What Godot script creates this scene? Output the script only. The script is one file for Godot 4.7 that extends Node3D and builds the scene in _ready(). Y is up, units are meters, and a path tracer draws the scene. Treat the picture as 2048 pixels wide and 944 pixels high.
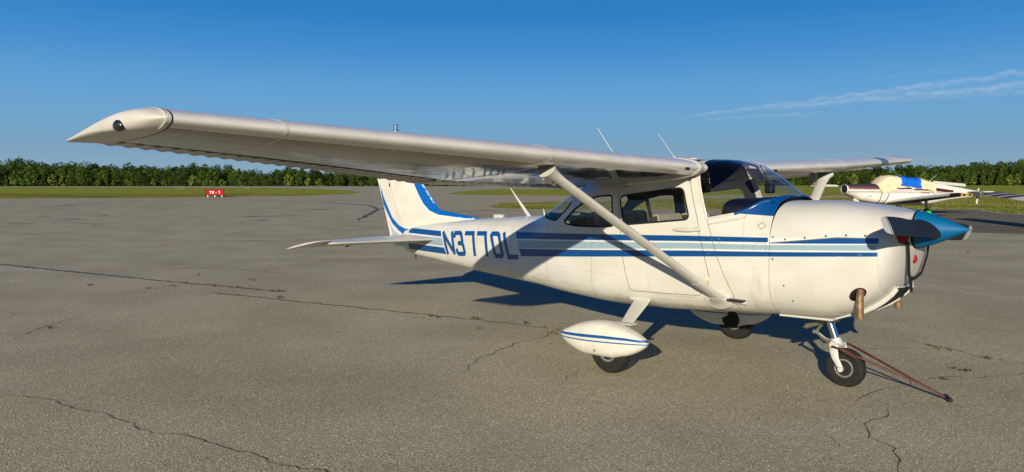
extends Node3D
# An airfield apron at low evening sun: a blue-and-white high-wing aeroplane in front,
# a stripped low-wing aeroplane and the wing of another behind it, grass, runway and woods.
# World: x towards the nose of the aeroplane, y up, z out along its right wing; metres.

const CAM := Vector3(2.958, 1.712, 6.352)
const YAW := 3.8973
const PITCH := -0.0698
const ROLL := -0.0005
const SUN_TOWARDS := Vector3(1.74, 1.0, 3.02)
const EXPOSURE := 1.28

var mats := {}
var taken := {}
var rng := RandomNumberGenerator.new()

func _ready() -> void:
	rng.seed = 7
	set_camera()
	set_light()
	make_materials()
	build_ground()
	build_forest()
	build_field_things()
	build_main_aeroplane()
	build_derelict()
	build_cracks()
	build_weeds()

func set_camera() -> void:
	var cam := Camera3D.new()
	cam.name = "camera"
	var f := Vector3(cos(YAW) * cos(PITCH), sin(PITCH), sin(YAW) * cos(PITCH))
	var r := f.cross(Vector3.UP).normalized()
	var u := r.cross(f)
	var r2 := r * cos(ROLL) + u * sin(ROLL)
	var u2 := u * cos(ROLL) - r * sin(ROLL)
	cam.transform = Transform3D(Basis(r2, u2, -f), CAM)
	cam.fov = 34.88
	cam.near = 0.05
	cam.far = 6000.0
	add_child(cam)
	cam.current = true

func sky_color(el: float) -> Color:
	# clear evening sky: measured steps from the horizon up, linear light after exposure
	var stops := [
		[0.0, Color8(146, 172, 189)], [1.2, Color8(137, 168, 189)], [2.6, Color8(125, 162, 191)], [4.5, Color8(114, 165, 203)],
		[7.1, Color8(99, 161, 212)], [10.0, Color8(72, 144, 206)], [13.0, Color8(50, 127, 198)], [25.0, Color8(30, 92, 168)],
		[45.0, Color8(20, 66, 134)], [90.0, Color8(14, 48, 108)]]
	for i in stops.size() - 1:
		if el <= stops[i + 1][0]:
			var t: float = (el - stops[i][0]) / (stops[i + 1][0] - stops[i][0])
			var a: Color = stops[i][1].srgb_to_linear()
			var b: Color = stops[i + 1][1].srgb_to_linear()
			return a.lerp(b, t)
	return stops[-1][1].srgb_to_linear()

func set_light() -> void:
	var env := Environment.new()
	env.background_mode = Environment.BG_SKY
	env.tonemap_mode = Environment.TONE_MAPPER_LINEAR
	env.tonemap_exposure = EXPOSURE
	env.sdfgi_enabled = true
	env.ssao_enabled = true
	env.ssil_enabled = true
	# the sky: rows of one colour, then two old, spread vapour trails low in the sky
	var w := 4096
	var h := 2048
	var im := Image.create(w, h, false, Image.FORMAT_RGBF)
	for y in h:
		var el := 90.0 - (y + 0.5) * 180.0 / h
		im.fill_rect(Rect2i(0, y, w, 1), sky_color(minf(maxf(el, 0.0) * 1.06, 90.0)))
	paint_trails(im)
	var pm := PanoramaSkyMaterial.new()
	pm.panorama = ImageTexture.create_from_image(im)
	pm.energy_multiplier = 1.0 / EXPOSURE
	var sky := Sky.new()
	sky.sky_material = pm
	env.sky = sky
	var we := WorldEnvironment.new()
	we.name = "environment"
	we.environment = env
	add_child(we)
	var sun := DirectionalLight3D.new()
	sun.name = "sun"
	sun.light_color = Color(1.0, 0.945, 0.845)
	sun.light_energy = 1.6
	sun.light_angular_distance = 0.5
	sun.shadow_enabled = true
	var d := -SUN_TOWARDS.normalized()
	sun.transform = Transform3D(Basis.looking_at(d, Vector3.UP), Vector3(6, 8, 10))
	add_child(sun)

func paint_trails(im: Image) -> void:
	# each trail: where it starts and ends (degrees of azimuth to the right of the view axis, elevation), width, strength
	var n := FastNoiseLite.new()
	n.seed = 3
	n.frequency = 0.02
	n.fractal_octaves = 4
	var w := im.get_width()
	var h := im.get_height()
	var trails := [
		[Vector2(12.2, 4.85), Vector2(37.0, 7.15), 0.15, 0.60], [Vector2(18.0, 5.35), Vector2(37.0, 6.25), 0.22, 0.60],
		[Vector2(14.0, 4.60), Vector2(22.5, 4.85), 0.08, 0.42], [Vector2(21.0, 5.65), Vector2(31.0, 6.55), 0.22, 0.40],
		[Vector2(25.0, 7.05), Vector2(31.5, 7.30), 0.06, 0.28], [Vector2(26.0, 5.45), Vector2(36.0, 5.80), 0.14, 0.32]]
	var forward := atan2(sin(YAW), cos(YAW))
	for y in h:
		var el := 90.0 - (y + 0.5) * 180.0 / h
		if el < 3.5 or el > 10.5:
			continue
		for k in 560:
			var az := 10.0 + k * 360.0 / w
			var amount := 0.0
			for t in trails:
				var a: Vector2 = t[0]
				var b: Vector2 = t[1]
				var s := (az - a.x) / (b.x - a.x)
				if s < -0.03 or s > 1.03:
					continue
				var wob := n.get_noise_2d(az * 28.0, a.y * 300.0) * 0.22 * (0.35 + s)
				var mid := lerpf(a.y, b.y, s) + 0.35 * sin(s * 3.0) * 0.3 + wob
				var width: float = t[2] * (0.45 + 0.75 * s)
				var off := (el - mid) / width
				# a crisp upper rim and a soft lower fringe, as wind has drawn it out
				var body := exp(-off * off * 3.0) if off > 0.0 else exp(-off * off * 0.7)
				var fray := 0.62 + 0.75 * n.get_noise_2d(az * 42.0 + el * 20.0, el * 170.0 + a.x * 90.0)
				var ends := smoothstep(-0.03, 0.12, s) * (1.0 - smoothstep(0.8, 1.03, s) * (0.0 if b.x > 35.0 else 1.0))
				amount = maxf(amount, clampf(t[3] * body * fray * ends, 0.0, 0.8))
			if amount < 0.004:
				continue
			# the panorama's first column looks along -z, columns run to the right
			var world_az := forward + deg_to_rad(az)
			var u := fposmod((world_az + PI / 2.0) / TAU, 1.0)
			var px := int(u * w) % w
			var c := im.get_pixel(px, y)
			im.set_pixel(px, y, c.lerp(Color(0.56, 0.63, 0.74), amount * 0.72))

# ---------------------------------------------------------------- naming and tagging

func numbered(called: String) -> String:
	if not taken.has(called):
		taken[called] = 0
		return called
	taken[called] += 1
	return "%s_%03d" % [called, taken[called]]

func tag(o: Node, label: String, category := "", group := "", kind := "") -> Node:
	if label:
		o.set_meta("label", label)
	if category:
		o.set_meta("category", category)
	if group:
		o.set_meta("group", group)
	if kind:
		o.set_meta("kind", kind)
	return o

func thing(called: String, label: String, category: String, at := Vector3.ZERO, turn := 0.0, group := "") -> Node3D:
	var o := Node3D.new()
	o.name = numbered(called)
	add_child(o, true)
	o.position = at
	o.rotation.y = turn
	tag(o, label, category, group)
	return o

# ---------------------------------------------------------------- mesh collector

class MB:
	var v := PackedVector3Array()
	var uv := PackedVector2Array()
	var col := PackedColorArray()
	var idx := PackedInt32Array()
	var group := PackedInt32Array()   # per triangle: crease angle class (0 flat, 1 smooth)
	var tint := Color.WHITE
	var use_col := false
	var use_uv := false
	var given := {}   # vertex number -> normal, where the surface knows it exactly

	func set_normal(k: int, n: Vector3) -> void:
		given[k] = n

	func vert(p: Vector3, t := Vector2.ZERO) -> int:
		v.append(p)
		uv.append(t)
		col.append(tint)
		return v.size() - 1

	func tri(a: int, b: int, c: int, smooth := 1) -> void:
		idx.append(a)
		idx.append(b)
		idx.append(c)
		group.append(smooth)

	func orient(from: int) -> void:
		# make the closed piece that begins at triangle number from face outwards (clockwise fronts)
		var vol := 0.0
		var mid := Vector3.ZERO
		var n := 0
		for i in range(from * 3, idx.size()):
			mid += v[idx[i]]
			n += 1
		mid /= maxf(n, 1)
		for k in range(from, group.size()):
			var a := v[idx[k * 3]] - mid
			var b := v[idx[k * 3 + 1]] - mid
			var c := v[idx[k * 3 + 2]] - mid
			vol += a.dot((c - a).cross(b - a))
		if vol < 0.0:
			flip(from)

	func flip(from: int) -> void:
		for k in range(from, group.size()):
			var t := idx[k * 3 + 1]
			idx[k * 3 + 1] = idx[k * 3 + 2]
			idx[k * 3 + 2] = t

	# rows of points; closed along a row and/or across rows, with or without end caps
	func rows(r: Array, close_row := true, close_rows := false, caps := true, smooth := 1, closed_solid := true) -> void:
		var from := group.size()
		var base := []
		for row: PackedVector3Array in r:
			var s := v.size()
			for p in row:
				vert(p)
			base.append(s)
		var m: int = r[0].size()
		var n: int = r.size()
		for i in (n if close_rows else n - 1):
			var a: int = base[i]
			var b: int = base[(i + 1) % n]
			for j in (m if close_row else m - 1):
				var k := (j + 1) % m
				tri(a + j, b + j, b + k, smooth)
				tri(a + j, b + k, a + k, smooth)
		if caps and close_row and not close_rows:
			for e in [0, n - 1]:
				var mid := Vector3.ZERO
				for p in r[e]:
					mid += p
				mid /= m
				var s := v.size()
				for p in r[e]:
					vert(p)
				var c := vert(mid)
				for j in m:
					var k := (j + 1) % m
					if e == 0:
						tri(c, s + j, s + k, smooth)
					else:
						tri(c, s + k, s + j, smooth)
		if closed_solid:
			orient(from)

	func ring(at: Vector3, x: Vector3, y: Vector3, n: int) -> PackedVector3Array:
		var out := PackedVector3Array()
		for k in n:
			var a := TAU * k / n
			out.append(at + x * cos(a) + y * sin(a))
		return out

	# a tube along a path with a radius at each point; flat > 0 squashes it across "side"
	func tube(path: Array, radii, sides := 10, caps := true) -> void:
		var r := []
		var side := Vector3.ZERO
		for i in path.size():
			var d: Vector3 = (path[mini(i + 1, path.size() - 1)] - path[maxi(i - 1, 0)]).normalized()
			if side == Vector3.ZERO:
				side = d.cross(Vector3.UP if absf(d.y) < 0.9 else Vector3.RIGHT).normalized()
			side = (side - d * side.dot(d)).normalized()
			var up := side.cross(d)
			var rad: float = radii[i] if radii is Array else radii
			r.append(ring(path[i], side * rad, up * rad, sides))
		rows(r, true, false, caps)

	# a bar whose section is an ellipse with half axes given as vectors at each end
	func bar(a: Vector3, b: Vector3, x0: Vector3, y0: Vector3, x1: Vector3, y1: Vector3, sides := 20) -> void:
		rows([ring(a, x0, y0, sides), ring(b, x1, y1, sides)])

	func box(at: Vector3, size: Vector3, basis := Basis(), bevel := 0.004) -> void:
		# a box with chamfered edges
		var h := size / 2.0
		var bv := minf(bevel, minf(h.x, minf(h.y, h.z)) * 0.45)
		var from := group.size()
		var pts := {}
		for sx in [-1, 1]:
			for sy in [-1, 1]:
				for sz in [-1, 1]:
					for k in 3:
						var p := Vector3(sx * h.x, sy * h.y, sz * h.z)
						for j in 3:
							if j != k:
								p[j] -= bv * [sx, sy, sz][j]
						pts[[sx, sy, sz, k]] = p
		var face := func(list: Array):
			var s := v.size()
			var mid := Vector3.ZERO
			for p in list:
				mid += p
			mid /= list.size()
			var nn: Vector3 = (list[2] - list[0]).cross(list[1] - list[0])
			if nn.dot(mid) < 0.0:
				list.reverse()
			for p in list:
				vert(at + basis * p)
			for q in range(1, list.size() - 1):
				tri(s, s + q, s + q + 1, 0)
		for k in 3:
			var a := (k + 1) % 3
			var b := (k + 2) % 3
			for s in [-1, 1]:
				var l := []
				for q in [[-1, -1], [1, -1], [1, 1], [-1, 1]]:
					var key := [0, 0, 0, k]
					key[k] = s
					key[a] = q[0]
					key[b] = q[1]
					l.append(pts[key])
				face.call(l)
			# the four edges that run along k
			for sa in [-1, 1]:
				for sb in [-1, 1]:
					var l := []
					for q in [[-1, a], [1, a], [1, b], [-1, b]]:
						var key := [0, 0, 0, q[1]]
						key[k] = q[0]
						key[a] = sa
						key[b] = sb
						l.append(pts[key])
					face.call(l)
		for sx in [-1, 1]:
			for sy in [-1, 1]:
				for sz in [-1, 1]:
					face.call([pts[[sx, sy, sz, 0]], pts[[sx, sy, sz, 1]], pts[[sx, sy, sz, 2]]])

	# a profile of (radius, along) turned round an axis
	func lathe(profile: Array, at: Vector3, axis: Vector3, sides := 28, closed := true) -> void:
		var a := axis.normalized()
		var x := a.cross(Vector3.UP if absf(a.y) < 0.9 else Vector3.RIGHT).normalized()
		var y := x.cross(a)
		var r := []
		for p: Vector2 in profile:
			r.append(ring(at + a * p.y, x * maxf(p.x, 0.0002), y * maxf(p.x, 0.0002), sides))
		rows(r, true, false, closed)

	# a flat outline with thickness: points (x, y) mapped by origin + x*ex + y*ey, depth along en
	func slab(outline: PackedVector2Array, origin: Vector3, ex: Vector3, ey: Vector3, en: Vector3) -> void:
		var from := group.size()
		var t := Geometry2D.triangulate_polygon(outline)
		for s in 2:
			var b := v.size()
			for p in outline:
				vert(origin + ex * p.x + ey * p.y + en * s)
			for k in range(0, t.size(), 3):
				if s == 0:
					tri(b + t[k], b + t[k + 1], b + t[k + 2], 0)
				else:
					tri(b + t[k], b + t[k + 2], b + t[k + 1], 0)
		var n := outline.size()
		for i in n:
			var p := outline[i]
			var q := outline[(i + 1) % n]
			var b := v.size()
			for z in [[p, 0], [q, 0], [q, 1], [p, 1]]:
				vert(origin + ex * z[0].x + ey * z[0].y + en * z[1])
			if Geometry2D.is_polygon_clockwise(outline):
				tri(b, b + 1, b + 2, 0)
				tri(b, b + 2, b + 3, 0)
			else:
				tri(b, b + 2, b + 1, 0)
				tri(b, b + 3, b + 2, 0)
		# caps and sides share one sense: fix each set against the outline's own sense
		var mid := Vector3.ZERO
		for p in outline:
			mid += origin + ex * p.x + ey * p.y + en * 0.5
		mid /= n
		for k in range(from, group.size()):
			var a := v[idx[k * 3]]
			var nn := (v[idx[k * 3 + 2]] - a).cross(v[idx[k * 3 + 1]] - a)
			var is_cap := k - from < t.size() / 3 * 2
			var outw := en * (-1.0 if k - from < t.size() / 3 else 1.0) if is_cap else Vector3.ZERO
			if is_cap and nn.dot(outw) < 0.0:
				var x := idx[k * 3 + 1]
				idx[k * 3 + 1] = idx[k * 3 + 2]
				idx[k * 3 + 2] = x

	# flat projection along z: (x, y) to the paint sheet
	func planar(low: Vector2, size: Vector2) -> void:
		use_uv = true
		for i in v.size():
			uv[i] = Vector2((v[i].x - low.x) / size.x, 1.0 - (v[i].y - low.y) / size.y)

	func uv_planar_pod(_x0: float, _x1: float) -> void:
		planar(Vector2(-1.93, 0.13), Vector2(1.03, 0.35))

	func mesh(crease := 40.0) -> ArrayMesh:
		# welded by position inside each smoothing class; corners split where faces meet sharper than the crease
		var cosc := cos(deg_to_rad(crease))
		var nt := group.size()
		var fn := PackedVector3Array()
		fn.resize(nt)
		var by := {}
		for k in nt:
			var a := v[idx[k * 3]]
			fn[k] = (v[idx[k * 3 + 2]] - a).cross(v[idx[k * 3 + 1]] - a)
			if group[k] == 1:
				for j in 3:
					var key := Vector3i((v[idx[k * 3 + j]] * 20000.0).round())
					if by.has(key):
						by[key].append(k)
					else:
						by[key] = PackedInt32Array([k])
		var unit := PackedVector3Array()
		unit.resize(nt)
		for k in nt:
			unit[k] = fn[k].normalized()
		var ov := PackedVector3Array()
		var on := PackedVector3Array()
		var ou := PackedVector2Array()
		var oc := PackedColorArray()
		for k in nt:
			if fn[k].length_squared() < 1e-18:
				continue
			var order := [0, 1, 2]
			if given.has(idx[k * 3]) and unit[k].dot(given[idx[k * 3]]) < 0.0:
				order = [0, 2, 1]
			for j in order:
				var i := idx[k * 3 + j]
				var n := unit[k]
				if given.has(i):
					n = given[i]
				elif group[k] == 1:
					var key := Vector3i((v[i] * 20000.0).round())
					var s := Vector3.ZERO
					for q: int in by[key]:
						if unit[q].dot(n) > cosc:
							s += fn[q]
					if s.length_squared() > 1e-20:
						n = s.normalized()
				ov.append(v[i])
				on.append(n)
				ou.append(uv[i])
				oc.append(col[i])
		var arr := []
		arr.resize(Mesh.ARRAY_MAX)
		arr[Mesh.ARRAY_VERTEX] = ov
		arr[Mesh.ARRAY_NORMAL] = on
		if use_uv:
			arr[Mesh.ARRAY_TEX_UV] = ou
		if use_col:
			arr[Mesh.ARRAY_COLOR] = oc
		var m := ArrayMesh.new()
		m.add_surface_from_arrays(Mesh.PRIMITIVE_TRIANGLES, arr)
		return m

func part(called: String, b: MB, mat: Material, parent: Node, crease := 40.0, label := "") -> MeshInstance3D:
	var o := MeshInstance3D.new()
	o.name = called
	o.mesh = b.mesh(crease)
	o.mesh.surface_set_material(0, mat)
	parent.add_child(o, true)
	if label:
		o.set_meta("label", label)
	return o

func single(called: String, b: MB, mat: Material, label: String, category: String, group := "", kind := "", crease := 40.0) -> MeshInstance3D:
	var o := part(numbered(called), b, mat, self, crease)
	tag(o, label, category, group, kind)
	return o

# ---------------------------------------------------------------- materials

func plain(c: Color, rough := 0.6, metal := 0.0) -> StandardMaterial3D:
	var m := StandardMaterial3D.new()
	m.albedo_color = c
	m.roughness = rough
	m.metallic = metal
	return m

func noise_tex(sd: int, freq: float, octaves: int, lo: Color, hi: Color, size := 512, normal := false, strength := 4.0) -> NoiseTexture2D:
	var n := FastNoiseLite.new()
	n.seed = sd
	n.frequency = freq
	n.fractal_octaves = octaves
	var t := NoiseTexture2D.new()
	t.width = size
	t.height = size
	t.seamless = true
	t.noise = n
	if normal:
		t.as_normal_map = true
		t.bump_strength = strength
	else:
		var g := Gradient.new()
		g.offsets = PackedFloat32Array([0.0, 1.0])
		g.colors = PackedColorArray([lo, hi])
		t.color_ramp = g
	return t

func tri_mat(m: StandardMaterial3D, scale: float, world := false) -> StandardMaterial3D:
	m.uv1_triplanar = true
	m.uv1_world_triplanar = world
	m.uv1_scale = Vector3.ONE * scale
	return m

func worn(c: Color, rough: float, metal: float, sd: int, depth := 0.12, scale := 1.5) -> StandardMaterial3D:
	# paint or metal whose tone wanders a little
	var m := plain(c, rough, metal)
	m.albedo_texture = noise_tex(sd, 0.012, 5, Color(1.0 - depth, 1.0 - depth, 1.0 - depth * 1.15), Color(1, 1, 1), 256)
	return tri_mat(m, scale)

func make_materials() -> void:
	mats.white = worn(Color(0.75, 0.747, 0.722), 0.32, 0.0, 11, 0.07)
	mats.white.clearcoat_enabled = true
	mats.white.clearcoat = 0.25
	mats.white.clearcoat_roughness = 0.15
	mats.skin = plain(Color(1, 1, 1), 0.33)
	mats.skin.clearcoat_enabled = true
	mats.skin.clearcoat = 0.3
	mats.skin.clearcoat_roughness = 0.12
	mats.skin.albedo_texture = livery()
	mats.skin.normal_enabled = true
	mats.skin.normal_texture = noise_tex(21, 0.006, 2, Color.BLACK, Color.WHITE, 256, true, 1.2)
	mats.skin.normal_scale = 0.12
	# silver-grey wing paint over slightly wavy sheet metal
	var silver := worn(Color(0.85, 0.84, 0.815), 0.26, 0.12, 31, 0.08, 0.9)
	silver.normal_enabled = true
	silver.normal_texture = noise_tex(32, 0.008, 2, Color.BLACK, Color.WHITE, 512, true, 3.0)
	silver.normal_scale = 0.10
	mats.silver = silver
	# polished metal under side, wavy mirror; colour darkened for the shade beneath the wing
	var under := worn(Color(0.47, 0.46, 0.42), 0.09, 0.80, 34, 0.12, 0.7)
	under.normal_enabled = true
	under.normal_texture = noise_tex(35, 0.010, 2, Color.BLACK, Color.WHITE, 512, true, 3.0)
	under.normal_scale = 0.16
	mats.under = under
	mats.tip = worn(Color(0.79, 0.78, 0.745), 0.38, 0.1, 33, 0.08)
	mats.blue = worn(Color(0.0, 0.255, 0.49), 0.28, 0.0, 41, 0.12)
	mats.spinner = worn(Color(0.0, 0.365, 0.57), 0.55, 0.0, 42, 0.10)
	mats.spinner.metallic_specular = 0.32
	mats.pale_blue = worn(Color(0.53, 0.63, 0.68), 0.35, 0.0, 43, 0.1)
	mats.glass = plain(Color(0.03, 0.05, 0.06, 0.05), 0.02)
	mats.glass.transparency = BaseMaterial3D.TRANSPARENCY_ALPHA
	mats.tinted = plain(Color(0.03, 0.05, 0.06, 0.07), 0.02)
	mats.tinted.transparency = BaseMaterial3D.TRANSPARENCY_ALPHA
	mats.cover_glass = plain(Color(0.36, 0.42, 0.44), 0.25)
	mats.shaded_underside = worn(Color(0.26, 0.25, 0.23), 0.8, 0.0, 68, 0.3, 1.0)  # shade below the stripped aeroplane's wing, put into the colour
	mats.lens = plain(Color(0.012, 0.02, 0.03), 0.05)
	mats.lens.clearcoat_enabled = true
	mats.rubber = worn(Color(0.105, 0.10, 0.10), 0.85, 0.0, 51, 0.4, 6.0)
	mats.seal = plain(Color(0.05, 0.05, 0.055), 0.7)
	mats.dark = plain(Color(0.035, 0.035, 0.04), 0.8)
	mats.black = plain(Color(0.03, 0.03, 0.033), 0.45)
	mats.blade = worn(Color(0.075, 0.09, 0.115), 0.6, 0.0, 52, 0.2, 3.0)
	mats.blade_tip = plain(Color(0.70, 0.70, 0.68), 0.45)
	mats.chrome = plain(Color(0.80, 0.81, 0.80), 0.16, 1.0)
	mats.alloy = worn(Color(0.62, 0.61, 0.57), 0.42, 0.7, 53, 0.25, 5.0)
	mats.rim = worn(Color(0.55, 0.55, 0.53), 0.5, 0.3, 54, 0.3, 5.0)
	mats.pipe = worn(Color(0.60, 0.475, 0.365), 0.5, 0.3, 55, 0.45, 7.0)
	mats.lining = worn(Color(0.15, 0.16, 0.18), 0.9, 0.0, 56, 0.2, 2.0)
	mats.carpet = plain(Color(0.08, 0.085, 0.10), 0.95)
	mats.seat = worn(Color(0.66, 0.65, 0.62), 0.85, 0.0, 57, 0.22, 3.0)
	mats.seat_dark = worn(Color(0.21, 0.20, 0.20), 0.9, 0.0, 58, 0.2, 3.0)
	mats.plug = worn(Color(0.60, 0.03, 0.05), 0.75, 0.0, 59, 0.25, 4.0)
	mats.strap = worn(Color(0.055, 0.055, 0.06), 0.85, 0.0, 60, 0.3, 8.0)
	mats.red_bar = worn(Color(0.36, 0.085, 0.085), 0.55, 0.1, 61, 0.6, 9.0)
	mats.rust = worn(Color(0.36, 0.20, 0.14), 0.8, 0.1, 62, 0.4, 9.0)
	mats.concrete = worn(Color(0.60, 0.58, 0.53), 0.9, 0.0, 63, 0.2, 1.0)
	mats.primer = worn(Color(0.66, 0.60, 0.26), 0.7, 0.0, 64, 0.2, 3.0)
	mats.canvas = worn(Color(0.85, 0.80, 0.67), 0.95, 0.0, 65, 0.12, 0.8)
	mats.tarp = worn(Color(0.0, 0.40, 0.86), 0.5, 0.0, 66, 0.2, 1.5)
	mats.lime = plain(Color(0.16, 0.72, 0.20), 0.6)
	mats.matte_white = worn(Color(0.82, 0.81, 0.78), 0.85, 0.0, 67, 0.15, 1.0)
	mats.matte_white.metallic_specular = 0.2
	mats.navy = plain(Color(0.07, 0.09, 0.17), 0.45)
	mats.maroon = plain(Color(0.34, 0.09, 0.11), 0.5)
	mats.mark = plain(Color(0.10, 0.095, 0.09), 0.8)

# ---------------------------------------------------------------- printed livery (flat paint on the fuselage sides)

var LX0 := -6.2
var LX1 := 0.92
var LY0 := 0.42
var LY1 := 2.06
var LW := 2048
var LH := 512

var sheet: PackedFloat32Array

func fill(poly: PackedVector2Array, c: Color, strength := 1.0) -> void:
	# an anti-aliased filled outline, given in metres (x, y), on the livery sheet
	var kx := LW / (LX1 - LX0)
	var ky := LH / (LY1 - LY0)
	var pts := PackedVector2Array()
	var top := 1e9
	var bot := -1e9
	for p in poly:
		var q := Vector2((p.x - LX0) * kx, (LY1 - p.y) * ky)
		pts.append(q)
		top = minf(top, q.y)
		bot = maxf(bot, q.y)
	var n := pts.size()
	for y in range(maxi(0, int(top)), mini(LH - 1, int(bot)) + 1):
		var cover := {}
		for sub in 4:
			var yy := y + (sub + 0.5) / 4.0
			var xs := []
			for i in n:
				var a := pts[i]
				var b := pts[(i + 1) % n]
				if (a.y <= yy) != (b.y <= yy):
					xs.append(a.x + (yy - a.y) / (b.y - a.y) * (b.x - a.x))
			xs.sort()
			for k in range(0, xs.size() - 1, 2):
				var x0 := clampf(xs[k], 0.0, LW - 1.0)
				var x1 := clampf(xs[k + 1], 0.0, LW - 1.0)
				for x in range(int(x0), int(x1) + 1):
					var w := minf(x1, x + 1.0) - maxf(x0, x)
					if w > 0.0:
						cover[x] = cover.get(x, 0.0) + w * 0.25
		for x: int in cover:
			var i := (y * LW + x) * 3
			var t: float = minf(cover[x], 1.0) * strength
			sheet[i] = lerpf(sheet[i], c.r, t)
			sheet[i + 1] = lerpf(sheet[i + 1], c.g, t)
			sheet[i + 2] = lerpf(sheet[i + 2], c.b, t)

func stroke(path: Array, width: float, c: Color, strength := 1.0) -> void:
	for i in path.size() - 1:
		var a: Vector2 = path[i]
		var b: Vector2 = path[i + 1]
		var n := (b - a).normalized().orthogonal() * width / 2.0
		fill(PackedVector2Array([a + n, b + n, b - n, a - n]), c, strength)

func dots(path: Array, step: float, size: float, c: Color, strength := 0.6) -> void:
	for i in path.size() - 1:
		var a: Vector2 = path[i]
		var b: Vector2 = path[i + 1]
		var k := maxi(1, int(a.distance_to(b) / step))
		for j in k:
			var p := a.lerp(b, (j + 0.5) / k)
			var h := size / 2.0
			fill(PackedVector2Array([p + Vector2(-h, -h * 0.4), p + Vector2(-h * 0.4, -h), p + Vector2(h * 0.4, -h), p + Vector2(h, -h * 0.4), p + Vector2(h, h * 0.4), p + Vector2(h * 0.4, h), p + Vector2(-h * 0.4, h), p + Vector2(-h, h * 0.4)]), c, strength)

func pl(list: Array, x: float) -> float:
	# piecewise linear through [x, value] pairs in rising x
	if x <= list[0][0]:
		return list[0][1]
	for i in list.size() - 1:
		if x <= list[i + 1][0]:
			return lerpf(list[i][1], list[i + 1][1], (x - list[i][0]) / (list[i + 1][0] - list[i][0]))
	return list[-1][1]

const S1T := [[-4.96, 1.081], [-3.32, 1.151], [-0.867, 1.240], [-0.139, 1.258], [0.73, 1.290]]
const S1B := [[-4.94, 1.009], [-3.28, 1.079], [-0.866, 1.192], [-0.137, 1.220], [0.73, 1.254]]
const S2T := [[-4.90, 0.991], [-3.27, 1.063], [-0.866, 1.176], [-0.135, 1.197], [0.72, 1.244]]
const S2B := [[-4.89, 0.885], [-3.24, 0.976], [-0.866, 1.124], [-0.134, 1.155], [0.72, 1.200]]
const S3T := [[-4.88, 0.866], [-3.23, 0.968], [-0.866, 1.106], [-0.134, 1.139], [0.72, 1.187]]
const S3B := [[-4.86, 0.780], [-3.20, 0.889], [-0.866, 1.054], [-0.134, 1.101], [0.72, 1.156]]

func band(top: Array, bottom: Array, x0: float, x1: float, slant0: float, slant1: float) -> PackedVector2Array:
	var p := PackedVector2Array()
	for k in 25:
		var x := lerpf(x0, x1, k / 24.0)
		var y := pl(top, x)
		p.append(Vector2(x + lerpf(slant0, slant1, k / 24.0) * (1.1 - y), y))
	for k in 25:
		var x := lerpf(x1, x0, k / 24.0)
		var y := pl(bottom, x)
		p.append(Vector2(x + lerpf(slant1, slant0, k / 24.0) * (1.1 - y), y))
	return p

func letter(glyph: String, tl: Vector2, tr: Vector2, bl: Vector2, br: Vector2, c: Color, w: float, mirror: bool) -> void:
	var at := func(u: float, q: float) -> Vector2:
		if mirror:
			u = 1.0 - u
		return tl.lerp(tr, u).lerp(bl.lerp(br, u), q)
	var lines := {
		"N": [[[0.1, 1.0], [0.1, 0.0]], [[0.1, 0.06], [0.9, 0.94]], [[0.9, 1.0], [0.9, 0.0]]],
		"3": [[[0.1, 0.26], [0.1, 0.13], [0.2, 0.06], [0.8, 0.06], [0.9, 0.13], [0.9, 0.40], [0.78, 0.49], [0.35, 0.49]], [[0.78, 0.49], [0.9, 0.58], [0.9, 0.87], [0.8, 0.94], [0.2, 0.94], [0.1, 0.87], [0.1, 0.72]]],
		"7": [[[0.0, 0.06], [0.98, 0.06]], [[0.88, 0.0], [0.88, 1.0]]],
		"0": [[[0.1, 0.87], [0.1, 0.13], [0.22, 0.06], [0.78, 0.06], [0.9, 0.13], [0.9, 0.87], [0.78, 0.94], [0.22, 0.94], [0.1, 0.87]]],
		"L": [[[0.1, 0.0], [0.1, 1.0]], [[0.0, 0.94], [1.0, 0.94]]]}
	for line in lines[glyph]:
		var p := []
		for q in line:
			p.append(at.call(q[0], q[1]))
		# strokes overlap at the bends so that corners close
		for i in p.size() - 1:
			var a: Vector2 = p[i]
			var b: Vector2 = p[i + 1]
			var d: Vector2 = (b - a).normalized() * w * 0.25
			var s := a - d if i > 0 else a
			var e := b + d if i < p.size() - 2 else b
			stroke([s, e], w, c)

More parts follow.
